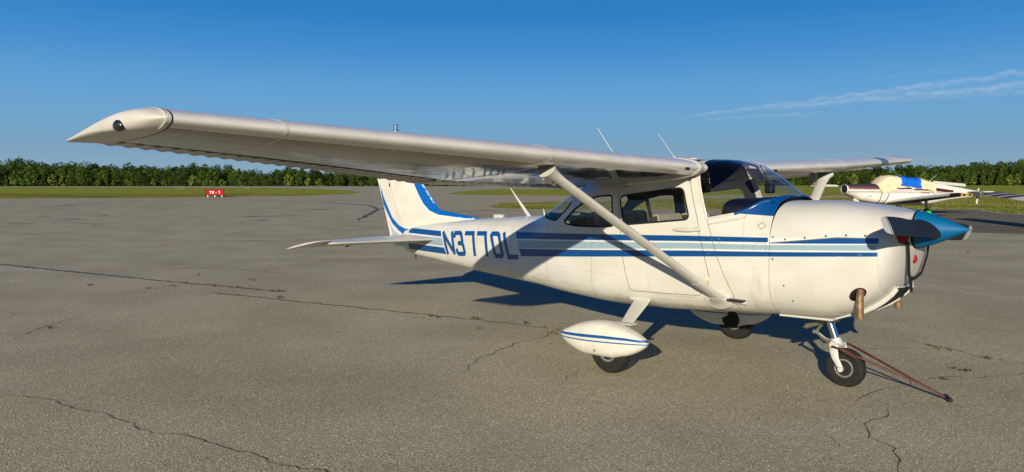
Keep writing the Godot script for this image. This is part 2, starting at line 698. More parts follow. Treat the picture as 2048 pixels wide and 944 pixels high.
func livery() -> ImageTexture:
	sheet = PackedFloat32Array()
	sheet.resize(LW * LH * 3)
	var base := FastNoiseLite.new()
	base.seed = 5
	base.frequency = 0.006
	base.fractal_octaves = 5
	var cream := Color(0.75, 0.748, 0.724)
	for y in LH:
		for x in range(0, LW):
			var t := base.get_noise_2d(x * 0.8, y * 1.6)
			var i := (y * LW + x) * 3
			var d := 1.0 + t * 0.05
			sheet[i] = cream.r * d
			sheet[i + 1] = cream.g * d
			sheet[i + 2] = cream.b * (d - 0.01 + t * 0.02)
	# grime: streaks run down and aft behind the door posts and along the belly
	var r := RandomNumberGenerator.new()
	r.seed = 12
	for k in 70:
		var x := r.randf_range(-3.4, 0.6)
		var y := r.randf_range(0.52, 1.02)
		var w := r.randf_range(0.004, 0.03)
		var l := r.randf_range(0.03, 0.22)
		fill(PackedVector2Array([Vector2(x, y), Vector2(x + w, y), Vector2(x + w * 0.7 + 0.01, y - l), Vector2(x + 0.01, y - l)]), Color(0.60, 0.55, 0.43), r.randf_range(0.03, 0.10))
	for k in 90:
		var x := r.randf_range(-5.4, 0.5)
		var y := r.randf_range(0.5, 0.72)
		var l := r.randf_range(0.05, 0.5)
		fill(PackedVector2Array([Vector2(x, y), Vector2(x - l, y - 0.012), Vector2(x - l, y - 0.03), Vector2(x, y - 0.02)]), Color(0.52, 0.47, 0.36), r.randf_range(0.04, 0.14))
	var blue := Color(0.0, 0.245, 0.475)
	var grey := Color(0.52, 0.615, 0.66)
	var pale := Color(0.80, 0.80, 0.775)
	# stripes: blue, white, grey-blue, white, blue; broken for the lettering
	fill(band(S1T, S3B, -3.29, 0.735, 0.45, 0.02), pale)
	fill(band(S1T, S1B, -3.30, -0.135, 0.45, 0.0), blue)
	fill(PackedVector2Array([Vector2(-0.12, 1.215), Vector2(0.42, 1.283), Vector2(0.735, 1.292), Vector2(0.735, 1.254), Vector2(-0.12, 1.212)]), blue)
	fill(band(S2T, S2B, -3.30, 0.72, 0.45, 0.02), grey)
	fill(band(S3T, S3B, -3.30, 0.725, 0.45, 0.02), blue)
	fill(band(S1T, S3B, -5.85, -4.965, 0.0, 0.45), pale)
	fill(band(S1T, S1B, -5.85, -4.97, 0.0, 0.45), blue)
	fill(band(S2T, S2B, -5.85, -4.97, 0.0, 0.45), grey)
	fill(band(S3T, S3B, -5.85, -4.97, 0.0, 0.45), blue)
	# blue shoulder in front of the windscreen
	fill(PackedVector2Array([Vector2(-0.46, 1.455), Vector2(-0.344, 1.449), Vector2(-0.12, 1.438), Vector2(-0.12, 1.70), Vector2(-0.46, 1.70)]), blue)
	# registration
	var g := [["N", -4.922, 1.080, -4.653, 1.094, -4.798, 0.782, -4.591, 0.795], ["3", -4.648, 1.090, -4.448, 1.100, -4.551, 0.788, -4.336, 0.805],
		["7", -4.383, 1.100, -4.160, 1.112, -4.257, 0.801, -4.128, 0.811], ["7", -4.112, 1.113, -3.900, 1.123, -3.985, 0.817, -3.863, 0.826],
		["0", -3.832, 1.124, -3.635, 1.133, -3.722, 0.825, -3.528, 0.840], ["L", -3.577, 1.136, -3.33, 1.145, -3.456, 0.834, -3.246, 0.849]]
	for q in g:
		letter(q[0], Vector2(q[1], q[2]), Vector2(q[3], q[4]), Vector2(q[5], q[6]), Vector2(q[7], q[8]), blue, 0.055, false)
	# worn places: fine scratches through the stripes, a stain below the firewall
	for k in 90:
		var x := r.randf_range(-3.1, 0.6)
		var y := r.randf_range(pl(S3B, x), pl(S1T, x))
		var l := r.randf_range(0.008, 0.05)
		fill(PackedVector2Array([Vector2(x, y), Vector2(x + l, y + r.randf_range(-0.01, 0.01)), Vector2(x + l, y + 0.004)]), Color(0.66, 0.72, 0.76), r.randf_range(0.15, 0.5))
	for k in 26:
		var x := r.randf_range(-0.30, -0.17)
		var y := r.randf_range(0.66, 1.03)
		fill(PackedVector2Array([Vector2(x, y), Vector2(x + 0.03, y), Vector2(x + 0.035, y - 0.14), Vector2(x + 0.004, y - 0.16)]), Color(0.50, 0.47, 0.38), 0.045)
	for k in 60:
		var x := r.randf_range(-2.2, -0.4)
		fill(PackedVector2Array([Vector2(x, 0.60), Vector2(x + 0.05, 0.605), Vector2(x + 0.02, 0.53), Vector2(x - 0.03, 0.53)]), Color(0.46, 0.43, 0.35), 0.07)
	# skin joints and rivets
	var line := Color(0.34, 0.325, 0.285)
	stroke([Vector2(-0.700, 1.395), Vector2(-0.602, 1.083), Vector2(-0.451, 0.749), Vector2(-0.44, 0.594)], 0.006, line, 0.7)
	stroke([Vector2(-0.695, 1.345), Vector2(-0.40, 1.405), Vector2(-0.34, 1.437)], 0.005, line, 0.5)
	dots([Vector2(-0.68, 1.356), Vector2(-0.40, 1.418)], 0.035, 0.009, line, 0.55)
	dots([Vector2(-0.62, 1.34), Vector2(-0.54, 1.083), Vector2(-0.40, 0.749)], 0.04, 0.008, line, 0.4)
	stroke([Vector2(-0.36, 1.43), Vector2(-0.34, 1.10)], 0.004, line, 0.35)
	dots([Vector2(-0.34, 1.28), Vector2(-0.14, 1.285)], 0.03, 0.007, line, 0.45)
	dots([Vector2(-0.33, 1.05), Vector2(-0.15, 1.04), Vector2(-0.30, 0.75)], 0.035, 0.007, line, 0.35)
	for x in [-2.05, -2.75, -3.42, -4.12, -4.83]:
		stroke([Vector2(x, 0.5), Vector2(x + 0.03, 1.35)], 0.005, line, 0.42)
		dots([Vector2(x - 0.015, 0.55), Vector2(x + 0.012, 1.3)], 0.03, 0.007, line, 0.34)
	stroke([Vector2(-5.6, 0.93), Vector2(-3.3, 0.865), Vector2(-1.7, 0.80)], 0.004, line, 0.22)
	stroke([Vector2(-5.2, 1.16), Vector2(-3.2, 1.235), Vector2(-2.4, 1.26)], 0.004, line, 0.22)
	dots([Vector2(-2.4, 0.575), Vector2(-1.2, 0.56), Vector2(-0.5, 0.60)], 0.022, 0.009, Color(0.5, 0.47, 0.40), 0.7)
	dots([Vector2(-0.05, 0.59), Vector2(0.35, 0.66)], 0.03, 0.007, line, 0.3)
	# cowl split line, screws and fasteners
	stroke([Vector2(-0.12, 1.216), Vector2(0.42, 1.286), Vector2(0.74, 1.293)], 0.006, line, 0.8)
	dots([Vector2(-0.07, 1.242), Vector2(0.42, 1.305), Vector2(0.70, 1.312)], 0.125, 0.015, Color(0.13, 0.13, 0.14), 0.9)
	dots([Vector2(-0.095, 1.36), Vector2(-0.085, 0.99)], 0.125, 0.015, Color(0.13, 0.13, 0.14), 0.9)
	dots([Vector2(-0.02, 0.93), Vector2(0.10, 0.68)], 0.11, 0.014, Color(0.13, 0.13, 0.14), 0.8)
	stroke([Vector2(-0.24, 1.355), Vector2(-0.20, 1.385), Vector2(-0.165, 1.355), Vector2(-0.20, 1.325), Vector2(-0.24, 1.355)], 0.006, line, 0.6)
	stroke([Vector2(-0.255, 1.11), Vector2(-0.255, 1.19), Vector2(-0.225, 1.21), Vector2(-0.165, 1.21), Vector2(-0.15, 1.19), Vector2(-0.15, 1.11)], 0.004, line, 0.45)
	var bytes := PackedByteArray()
	bytes.resize(LW * LH * 3)
	for i in sheet.size():
		bytes[i] = int(clampf(sheet[i], 0.0, 1.0) * 255.0 + 0.5)
	return ImageTexture.create_from_image(Image.create_from_data(LW, LH, false, Image.FORMAT_RGB8, bytes))

# ---------------------------------------------------------------- lofted bodies

# x, belly, top, half width, height of the widest line, roundness below, roundness above
const FUS := [
	[-0.12, 0.570, 1.600, 0.500, 1.10, 3.2, 2.9], [-0.25, 0.560, 1.700, 0.510, 1.09, 3.3, 2.6], [-0.40, 0.550, 1.812, 0.520, 1.08, 3.4, 2.7],
	[-0.55, 0.540, 1.890, 0.528, 1.07, 3.5, 3.2], [-0.75, 0.525, 1.935, 0.535, 1.05, 3.6, 4.6], [-1.3, 0.490, 1.925, 0.545, 1.02, 3.8, 5.4],
	[-1.9, 0.475, 1.815, 0.540, 1.00, 3.8, 5.4], [-2.37, 0.490, 1.680, 0.510, 1.00, 3.6, 4.8], [-2.75, 0.510, 1.500, 0.465, 1.00, 3.4, 3.4],
	[-3.1, 0.535, 1.345, 0.420, 0.98, 3.2, 2.8], [-3.5, 0.555, 1.320, 0.370, 0.96, 3.2, 2.8], [-4.4, 0.600, 1.255, 0.270, 0.95, 3.0, 2.8],
	[-5.2, 0.660, 1.175, 0.175, 0.94, 2.8, 2.8], [-5.75, 0.700, 1.100, 0.105, 0.92, 2.6, 2.6], [-6.02, 0.740, 1.040, 0.060, 0.90, 2.4, 2.4]]
const COWL := [
	[-0.12, 0.570, 1.565, 0.505, 1.10, 3.2, 2.9], [0.20, 0.585, 1.570, 0.490, 1.10, 3.2, 2.9], [0.45, 0.640, 1.552, 0.465, 1.12, 3.1, 2.9],
	[0.60, 0.730, 1.535, 0.450, 1.14, 3.0, 2.9], [0.70, 0.810, 1.518, 0.435, 1.15, 3.0, 2.9], [0.76, 0.880, 1.506, 0.415, 1.18, 2.9, 2.8],
	[0.80, 0.960, 1.497, 0.375, 1.23, 2.7, 2.6], [0.825, 1.04, 1.492, 0.315, 1.27, 2.5, 2.4], [0.845, 1.13, 1.487, 0.240, 1.31, 2.3, 2.2],
	[0.855, 1.20, 1.485, 0.150, 1.34, 2.0, 2.0]]

var stations := {}

func station(T: Array, x: float) -> Array:
	var key := Vector3i(int(round(x * 100000.0)), T.size(), int(T[0][1] * 10000.0))
	if not stations.has(key):
		stations[key] = station_at(T, x)
	return stations[key]

func station_at(T: Array, x: float) -> Array:
	var n := T.size()
	var s := signf(T[1][0] - T[0][0])
	var i := 0
	while i < n - 2 and s * x > s * T[i + 1][0]:
		i += 1
	var h: float = T[i + 1][0] - T[i][0]
	var t := clampf((x - T[i][0]) / h, 0.0, 1.0)
	var out := []
	for k in range(1, T[0].size()):
		var m := []
		for j in [i, i + 1]:
			if j == 0:
				m.append((T[1][k] - T[0][k]) / (T[1][0] - T[0][0]))
			elif j == n - 1:
				m.append((T[n - 1][k] - T[n - 2][k]) / (T[n - 1][0] - T[n - 2][0]))
			else:
				var a: float = (T[j][k] - T[j - 1][k]) / (T[j][0] - T[j - 1][0])
				var b: float = (T[j + 1][k] - T[j][k]) / (T[j + 1][0] - T[j][0])
				m.append(2.0 * a * b / (a + b) if a * b > 0.0 else 0.0)
		out.append((2 * t * t * t - 3 * t * t + 1) * T[i][k] + (t * t * t - 2 * t * t + t) * h * m[0] + (-2 * t * t * t + 3 * t * t) * T[i + 1][k] + (t * t * t - t * t) * h * m[1])
	return out

func loft_point(T: Array, x: float, p: float, inset := 0.0) -> Vector3:
	# p runs from -1 (keel) over 0 (widest) to 1 (top)
	var s := station(T, x)
	var e := sin(clampf(absf(p), 0.0, 1.0) * PI / 2.0)
	var n: float = s[5] if p >= 0.0 else s[4]
	var w: float = s[2] - inset
	var z := w * pow(maxf(1.0 - pow(e, n), 0.0), 1.0 / n)
	var y: float = s[3] + (s[1] - inset - s[3]) * e if p >= 0.0 else s[3] - (s[3] - s[0] - inset) * e
	return Vector3(x, y, z)

func to_p(T: Array, x: float, y: float) -> float:
	var s := station(T, x)
	if y >= s[3]:
		return asin(clampf((y - s[3]) / (s[1] - s[3]), 0.0, 1.0)) * 2.0 / PI
	return -asin(clampf((s[3] - y) / (s[3] - s[0]), 0.0, 1.0)) * 2.0 / PI

func on_skin(T: Array, x: float, y: float, s := 1.0, out := 0.0) -> Vector3:
	var p := to_p(T, x, y)
	var a := loft_point(T, x, p)
	a.z *= s
	return a + skin_normal(T, x, p, s) * out

func skin_normal(T: Array, x: float, p: float, s := 1.0) -> Vector3:
	var q := clampf(p, -0.995, 0.995)
	var e := 0.004
	var dp := loft_point(T, x, q + e) - loft_point(T, x, q - e)
	var dx := loft_point(T, x + e, q) - loft_point(T, x - e, q)
	var n := dp.cross(dx).normalized()
	if n.dot(Vector3(0, sin(q * PI / 2.0), cos(q * PI / 2.0))) < 0.0:
		n = -n
	if absf(p) > 0.97:
		n.z *= clampf((1.0 - absf(p)) / 0.03, 0.0, 1.0)
		n = n.normalized()
	n.z *= s
	return n

# outline given as [x, y] (p worked out) or [x, p, 1] (p as given) -> polygon in (x, p), densely sampled
func outline(T: Array, pts: Array, round_corner := 0.0) -> PackedVector2Array:
	var xy := []
	for q in pts:
		xy.append(Vector3(q[0], q[1], 1.0 if q.size() > 2 else 0.0))
	if round_corner > 0.0:
		var r := []
		var n := xy.size()
		for i in n:
			var b: Vector3 = xy[i]
			var a: Vector3 = xy[(i + n - 1) % n]
			var c: Vector3 = xy[(i + 1) % n]
			var k1 := minf(round_corner, a.distance_to(b) * 0.45)
			var k2 := minf(round_corner, c.distance_to(b) * 0.45)
			var s := b + (a - b).normalized() * k1
			var e := b + (c - b).normalized() * k2
			for j in 7:
				var t := j / 6.0
				r.append(s.lerp(b, t).lerp(b.lerp(e, t), t))
		xy = r
	var out := PackedVector2Array()
	for i in xy.size():
		var a: Vector3 = xy[i]
		var b: Vector3 = xy[(i + 1) % xy.size()]
		var pa := a.y if a.z > 0.5 else to_p(T, a.x, a.y)
		var pb := b.y if b.z > 0.5 else to_p(T, b.x, b.y)
		var n := maxi(1, int(Vector2(a.x - b.x, (pa - pb) * 0.6).length() / 0.025))
		for j in n:
			var t := float(j) / n
			if a.z < 0.5 and b.z < 0.5:
				var q := a.lerp(b, t)
				out.append(Vector2(q.x, to_p(T, q.x, q.y)))
			else:
				out.append(Vector2(lerpf(a.x, b.x, t), lerpf(pa, pb, t)))
	return out

# the loft between x0 and x1 on one side, kept inside "keep" (all when empty) and outside the holes
func skin(b: MB, T: Array, xs: Array, s: float, keep := PackedVector2Array(), holes := [], inset := 0.0, ps := 40, p0 := -1.0, p1 := 1.0) -> void:
	b.use_uv = true
	var cache := {}
	for i in xs.size() - 1:
		var xa: float = xs[i]
		var xb: float = xs[i + 1]
		for j in ps:
			var pa := lerpf(p0, p1, float(j) / ps)
			var pb := lerpf(p0, p1, float(j + 1) / ps)
			var cell := PackedVector2Array([Vector2(xa, pa), Vector2(xb, pa), Vector2(xb, pb), Vector2(xa, pb)])
			var pieces := [cell]
			if keep.size():
				pieces = Geometry2D.intersect_polygons(cell, keep)
			for h: PackedVector2Array in holes:
				var next := []
				for q in pieces:
					next.append_array(Geometry2D.clip_polygons(q, h))
				pieces = next
			for q: PackedVector2Array in pieces:
				var t := Geometry2D.triangulate_polygon(q)
				if t.is_empty():
					continue
				var at := PackedInt32Array()
				for v2 in q:
					var kk := Vector2i((v2 * 100000.0).round())
					if cache.has(kk):
						at.append(cache[kk])
						continue
					var a := loft_point(T, v2.x, v2.y, inset)
					a.z *= s
					var k := b.vert(a, Vector2((a.x + 6.2) / 7.12, (2.06 - a.y) / 1.64))
					b.set_normal(k, skin_normal(T, v2.x, v2.y, s))
					cache[kk] = k
					at.append(k)
				for k in range(0, t.size(), 3):
					b.tri(at[t[k]], at[t[k + 1]], at[t[k + 2]], 1)

func steps(a: float, b: float, d: float) -> Array:
	var n := maxi(1, roundi(absf(b - a) / d))
	var out := []
	for i in n + 1:
		out.append(lerpf(a, b, float(i) / n))
	return out

# a thin rubber strip or bead laid along an outline on the skin
func seal_strip(b: MB, T: Array, poly: PackedVector2Array, s: float, r := 0.006, out := 0.0) -> void:
	var path := []
	for q in poly:
		var a := loft_point(T, q.x, q.y)
		a.z *= s
		path.append(a + skin_normal(T, q.x, q.y, s) * out)
	var rr := []
	var n := path.size()
	for i in n:
		var d: Vector3 = (path[(i + 1) % n] - path[(i + n - 1) % n]).normalized()
		var nn := skin_normal(T, poly[i].x, poly[i].y, s)
		var side := nn.cross(d).normalized()
		rr.append(b.ring(path[i], side * r, nn * r * 0.6, 6))
	b.rows(rr, true, true, false)

# ---------------------------------------------------------------- wings

func foil(f: float, t: float, upper: bool) -> float:
	var y := 5.0 * t * (0.2969 * sqrt(f) - 0.126 * f - 0.3516 * f * f + 0.2843 * f * f * f - 0.1036 * f * f * f * f)
	var m := 0.02
	var c := m / 0.16 * (0.8 * f - f * f) if f < 0.4 else m / 0.36 * (0.2 + 0.8 * f - f * f)
	return c + y if upper else c - y

# z, leading edge x, leading edge height, chord, thickness, incidence in degrees
const WING := [[0.46, -0.745, 1.853, 1.64, 0.12, 6.6], [2.46, -0.745, 1.922, 1.64, 0.12, 7.2], [5.03, -0.905, 2.036, 1.14, 0.115, 4.2]]

func wing_at(z: float) -> Array:
	var i := 0 if z < WING[1][0] else 1
	var t: float = (z - WING[i][0]) / (WING[i + 1][0] - WING[i][0])
	var out := []
	for k in range(1, 6):
		out.append(lerpf(WING[i][k], WING[i + 1][k], t))
	return out

func wing_point(z: float, f: float, upper: bool, s: float, lift := 0.0, squash := 1.0) -> Vector3:
	var w := wing_at(z)
	var a := deg_to_rad(w[4])
	var lo: float = foil(f, w[3], false)
	var yy: float = lo
	if upper:
		yy = lo + (foil(f, w[3], true) - lo) * squash
	yy = yy * w[2] + (lift if upper else -lift)
	var xx: float = f * w[2]
	return Vector3(w[0] - xx * cos(a) - yy * sin(a), w[1] - xx * sin(a) + yy * cos(a), z * s)

func chord_steps(f0: float, f1: float, n: int) -> Array:
	# denser towards the leading edge
	var out := []
	for i in n + 1:
		var t := float(i) / n
		out.append(f0 + (f1 - f0) * (1.0 - cos(t * PI / 2.0)))
	return out

func wing_row(z: float, s: float, f1: float, lift := 0.0) -> PackedVector3Array:
	var row := PackedVector3Array()
	var fs := chord_steps(0.0, f1, 18)
	for i in range(fs.size() - 1, 0, -1):
		row.append(wing_point(z, fs[i], true, s, lift))
	row.append(wing_point(z, 0.0, true, s) + Vector3(lift, 0, 0))
	for i in range(1, fs.size()):
		row.append(wing_point(z, fs[i], false, s, lift))
	return row

func control_surface(z0: float, z1: float, f0: float, s: float, droop := 0.0) -> MB:
	# flap or aileron: beads pressed into both skins run from front to back
	var b := MB.new()
	var rows := []
	var zs := steps(z0, z1, 0.0131)
	for z: float in zs:
		var row := PackedVector3Array()
		var ph := (z - z0) / 0.105
		var bead := pow(0.5 + 0.5 * cos(TAU * ph), 1.6) * 0.0105
		var last := 11
		for up in [true, false]:
			for k in last + 1:
				var t := float(k) / last
				var f := lerpf(1.0, f0, t) if up else lerpf(f0, 1.0, t)
				if not up and k == 0:
					continue
				var fade := smoothstep(f0 + 0.012, f0 + 0.04, f) * (1.0 - 0.15 * smoothstep(0.97, 1.0, f))
				var q := wing_point(z, f, up, s, bead * fade + (0.0015 if f > 0.985 else 0.0))
				row.append(q)
		rows.append(row)
	b.rows(rows, true, false, true)
	return b

func seam_band(z: float, width: float, s: float, lift := 0.0022, f1 := 0.75) -> MB:
	var b := MB.new()
	b.rows([wing_row(z - width / 2, s, f1, lift), wing_row(z + width / 2, s, f1, lift)], true, false, true)
	return b

func build_wing(plane: Node3D, s: float) -> void:
	var w := MB.new()
	var rows := []
	var under := []  # lower skin, split off near the shade line and coloured darker
	for z: float in steps(0.46, 2.46, 0.2) + steps(2.46, 5.03, 0.2).slice(1):
		rows.append(wing_row(z, s, 0.755).slice(0, 18 + 6))
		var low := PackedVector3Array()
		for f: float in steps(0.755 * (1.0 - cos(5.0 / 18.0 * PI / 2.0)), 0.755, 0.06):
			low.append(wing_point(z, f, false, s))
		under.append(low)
	# rear web closes the panel where flap and aileron begin
	w.rows(rows, false, false, false, 1, false)
	var wing := part("wing", w, mats.silver, plane, 40.0, "silver grey wing over the near side of the cabin" if s > 0 else "silver grey wing behind the cabin")
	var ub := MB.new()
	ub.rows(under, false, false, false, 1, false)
	part("wing_underside", ub, mats.under, wing, 40.0, "polished metal underside mirroring the apron, coloured darker for its shade" if s > 0 else "")
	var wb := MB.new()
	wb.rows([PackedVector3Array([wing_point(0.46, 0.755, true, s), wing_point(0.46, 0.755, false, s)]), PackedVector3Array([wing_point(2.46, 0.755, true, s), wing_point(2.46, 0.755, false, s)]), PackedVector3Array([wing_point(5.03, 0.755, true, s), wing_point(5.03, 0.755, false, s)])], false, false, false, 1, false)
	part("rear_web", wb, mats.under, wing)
	# tip: the upper skin is drawn down to a flat underside, the outer edge swept back to a sharp corner
	var t := MB.new()
	var tr := []
	var le := [[5.03, -0.903, 1.0], [5.05, -0.912, 0.985], [5.09, -0.95, 0.93], [5.13, -1.02, 0.82], [5.165, -1.12, 0.68], [5.19, -1.25, 0.53], [5.21, -1.42, 0.38], [5.222, -1.62, 0.24], [5.229, -1.80, 0.12], [5.233, -1.95, 0.03]]
	var te0: float = -0.903 - 1.14 * cos(deg_to_rad(4.2))
	for k in le.size():
		var q: Array = le[k]
		var row := PackedVector3Array()
		var xte: float = te0 + 0.055 * (q[0] - 5.03) / 0.2
		var fs := chord_steps(0.0, 1.0, 18)
		var edge: float = q[2]
		var pts_up := []
		var pts_lo := []
		for f: float in fs:
			# position along the tip's own chord, at the same place on the wing's last section
			var x := lerpf(q[1], xte, f)
			var fw := clampf((-0.903 - x) / 1.14, 0.0, 1.0)
			var lo := wing_point(5.03, fw, false, 1.0)
			var up := wing_point(5.03, fw, true, 1.0)
			var front := sqrt(clampf(f / 0.14, 0.0, 1.0) * (2.0 - clampf(f / 0.14, 0.0, 1.0)))
			var h := (up.y - lo.y) * edge
			if k == 0:
				h = up.y - lo.y
			var base_y := lo.y + (0.0 if k == 0 else 0.42 * (1.0 - edge) * (up.y - lo.y) * sqrt(1.0 - f))
			var mid_y := base_y + h * 0.5
			var nose := 1.0 if k == 0 else front
			pts_up.append(Vector3(x, mid_y + maxf(h * 0.5 * nose, 0.001), q[0] * s))
			pts_lo.append(Vector3(x, mid_y - h * 0.5 * nose, q[0] * s))
		for i in range(pts_up.size() - 1, -1, -1):
			row.append(pts_up[i])
		for i in range(1, pts_lo.size()):
			row.append(pts_lo[i])
		tr.append(row)
	t.rows(tr)
	var tip := part("wing_tip", t, mats.tip, wing, 60.0)
	tip.name = "wing_tip"
	var seam := seam_band(5.027, 0.026, s, 0.0014, 0.98)
	part("tip_joint", seam, mats.tip, wing)
	part("tip_gap", seam_band(5.009, 0.007, s, 0.0012, 0.98), mats.seal, wing)
	for z in [2.46, 4.42]:
		part("skin_seam", seam_band(z, 0.014, s, 0.0014), mats.tip, wing)
	var l := MB.new()
	l.rows(ellipsoid(Vector3(-1.205, 2.006, 5.166 * s), Vector3(0.058, 0.033, 0.030), 14, 20))
	part("navigation_light", l, mats.lens, wing)
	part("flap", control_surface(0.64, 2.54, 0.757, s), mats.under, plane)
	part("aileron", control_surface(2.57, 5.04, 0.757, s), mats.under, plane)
	# root fairing: a rounded cuff where the wing meets the cabin
	var rf := MB.new()
	var rr := []
	for k in 7:
		var a := k / 6.0
		rr.append(wing_row(lerpf(0.53, 0.60, a), s, 0.5, 0.004 + 0.010 * sin(a * PI)))
	rf.rows(rr)
	part("root_fairing", rf, mats.tip, wing)
	# cabin air inlet in the leading edge next to the cuff
	var iv := MB.new()
	iv.rows(ellipsoid(wing_point(0.78, 0.008, false, s) + Vector3(0.012, 0.0, 0), Vector3(0.012, 0.014, 0.035), 8, 14))
	part("air_inlet", iv, mats.dark, wing)
	# strut: a streamlined tube from the lower cabin corner to the wing
	var top := Vector3(-0.93, 1.80, 2.315 * s)
	var bot := Vector3(-0.575, 0.675, 0.47 * s)
	var d := (top - bot).normalized()
	var cx := (Vector3(1, 0, 0) - d * d.x).normalized()
	var cy := d.cross(cx).normalized()
	var sb := MB.new()
	sb.bar(bot, top, cx * 0.060, cy * 0.027, cx * 0.060, cy * 0.027, 26)
	var strut := part("strut", sb, mats.white, plane)
	var cuff := MB.new()
	var cr := []
	for k in 7:
		var a := k / 6.0
		var grow := 1.05 + 0.55 * pow(a, 2.2)
		cr.append(cuff.ring(top - d * lerpf(0.125, -0.02, a), cx * 0.060 * grow, cy * 0.027 * (1.08 + 1.1 * pow(a, 1.6)), 24))
	cuff.rows(cr)
	part("strut_cuff", cuff, mats.white, strut)
	var ring := MB.new()
	ring.rows([ring.ring(bot + d * 0.30, cx * 0.0625, cy * 0.0295, 24), ring.ring(bot + d * 0.306, cx * 0.0635, cy * 0.0305, 24), ring.ring(bot + d * 0.37, cx * 0.0635, cy * 0.0305, 24), ring.ring(bot + d * 0.376, cx * 0.0625, cy * 0.0295, 24)])
	part("strut_collar", ring, mats.white, strut)
	var eye := MB.new()
	var ep := []
	for k in 13:
		var a := TAU * k / 12.0
		ep.append(top - d * 0.135 - cx * 0.075 + Vector3(cos(a) * 0.018, sin(a) * 0.02 - 0.01, 0.004 * s))
	eye.tube(ep, 0.006, 6)
	part("tie_down_ring", eye, mats.pipe, strut)
	# foot fairing on the fuselage
	var ft := MB.new()
	var fr := []
	var base := on_skin(FUS, -0.605, 0.672, s, 0.0)
	var bn := skin_normal(FUS, -0.605, to_p(FUS, -0.605, 0.672), s)
	var bx := (Vector3(1, 0.12, 0) - bn * bn.dot(Vector3(1, 0.12, 0))).normalized()
	var by := bn.cross(bx).normalized() * s
	if by.y < 0.0:
		by = -by
	for q in [[0.135, 0.092, -0.03, 0.0], [0.135, 0.092, 0.008, 0.0], [0.128, 0.085, 0.014, 0.0], [0.105, 0.060, 0.012, 0.1], [0.078, 0.042, 0.020, 0.35], [0.066, 0.033, 0.035, 0.75], [0.064, 0.031, 0.045, 1.0]]:
		var e: float = q[3]
		var c: Vector3 = (base + bn * q[2]).lerp(bot + d * 0.095, e)
		fr.append(ft.ring(c, (bx * q[0]).lerp(cx * 0.063, e), (by * q[1]).lerp(cy * 0.030 * (1.0 if cy.dot(by) > 0.0 else -1.0), e), 28))
	ft.rows(fr)
	part("strut_foot_fairing", ft, mats.white, strut)

func ellipsoid(c: Vector3, r: Vector3, n := 10, m := 16) -> Array:
	var out := []
	for i in n + 1:
		var a := -PI / 2.0 + PI * i / n
		var row := PackedVector3Array()
		for j in m:
			var t := TAU * j / m
			row.append(c + Vector3(r.x * sin(a), r.y * maxf(cos(a), 0.001) * cos(t), r.z * maxf(cos(a), 0.001) * sin(t)))
		out.append(row)
	return out

# ---------------------------------------------------------------- the aeroplane in front

func build_main_aeroplane() -> void:
	var plane := thing("aeroplane", "white high-wing aeroplane with blue stripes and blue pointed spinner", "aeroplane")
	build_fuselage(plane)
	build_cabin(plane)
	build_wing(plane, 1.0)
	build_wing(plane, -1.0)
	build_left_wing_fittings(plane)
	build_tail(plane)
	build_nose(plane)
	build_main_gear(plane, 1.0)
	build_main_gear(plane, -1.0)
	build_nose_gear(plane)
	build_antennas(plane)
	build_tow_bar()
	build_inlet_plugs()

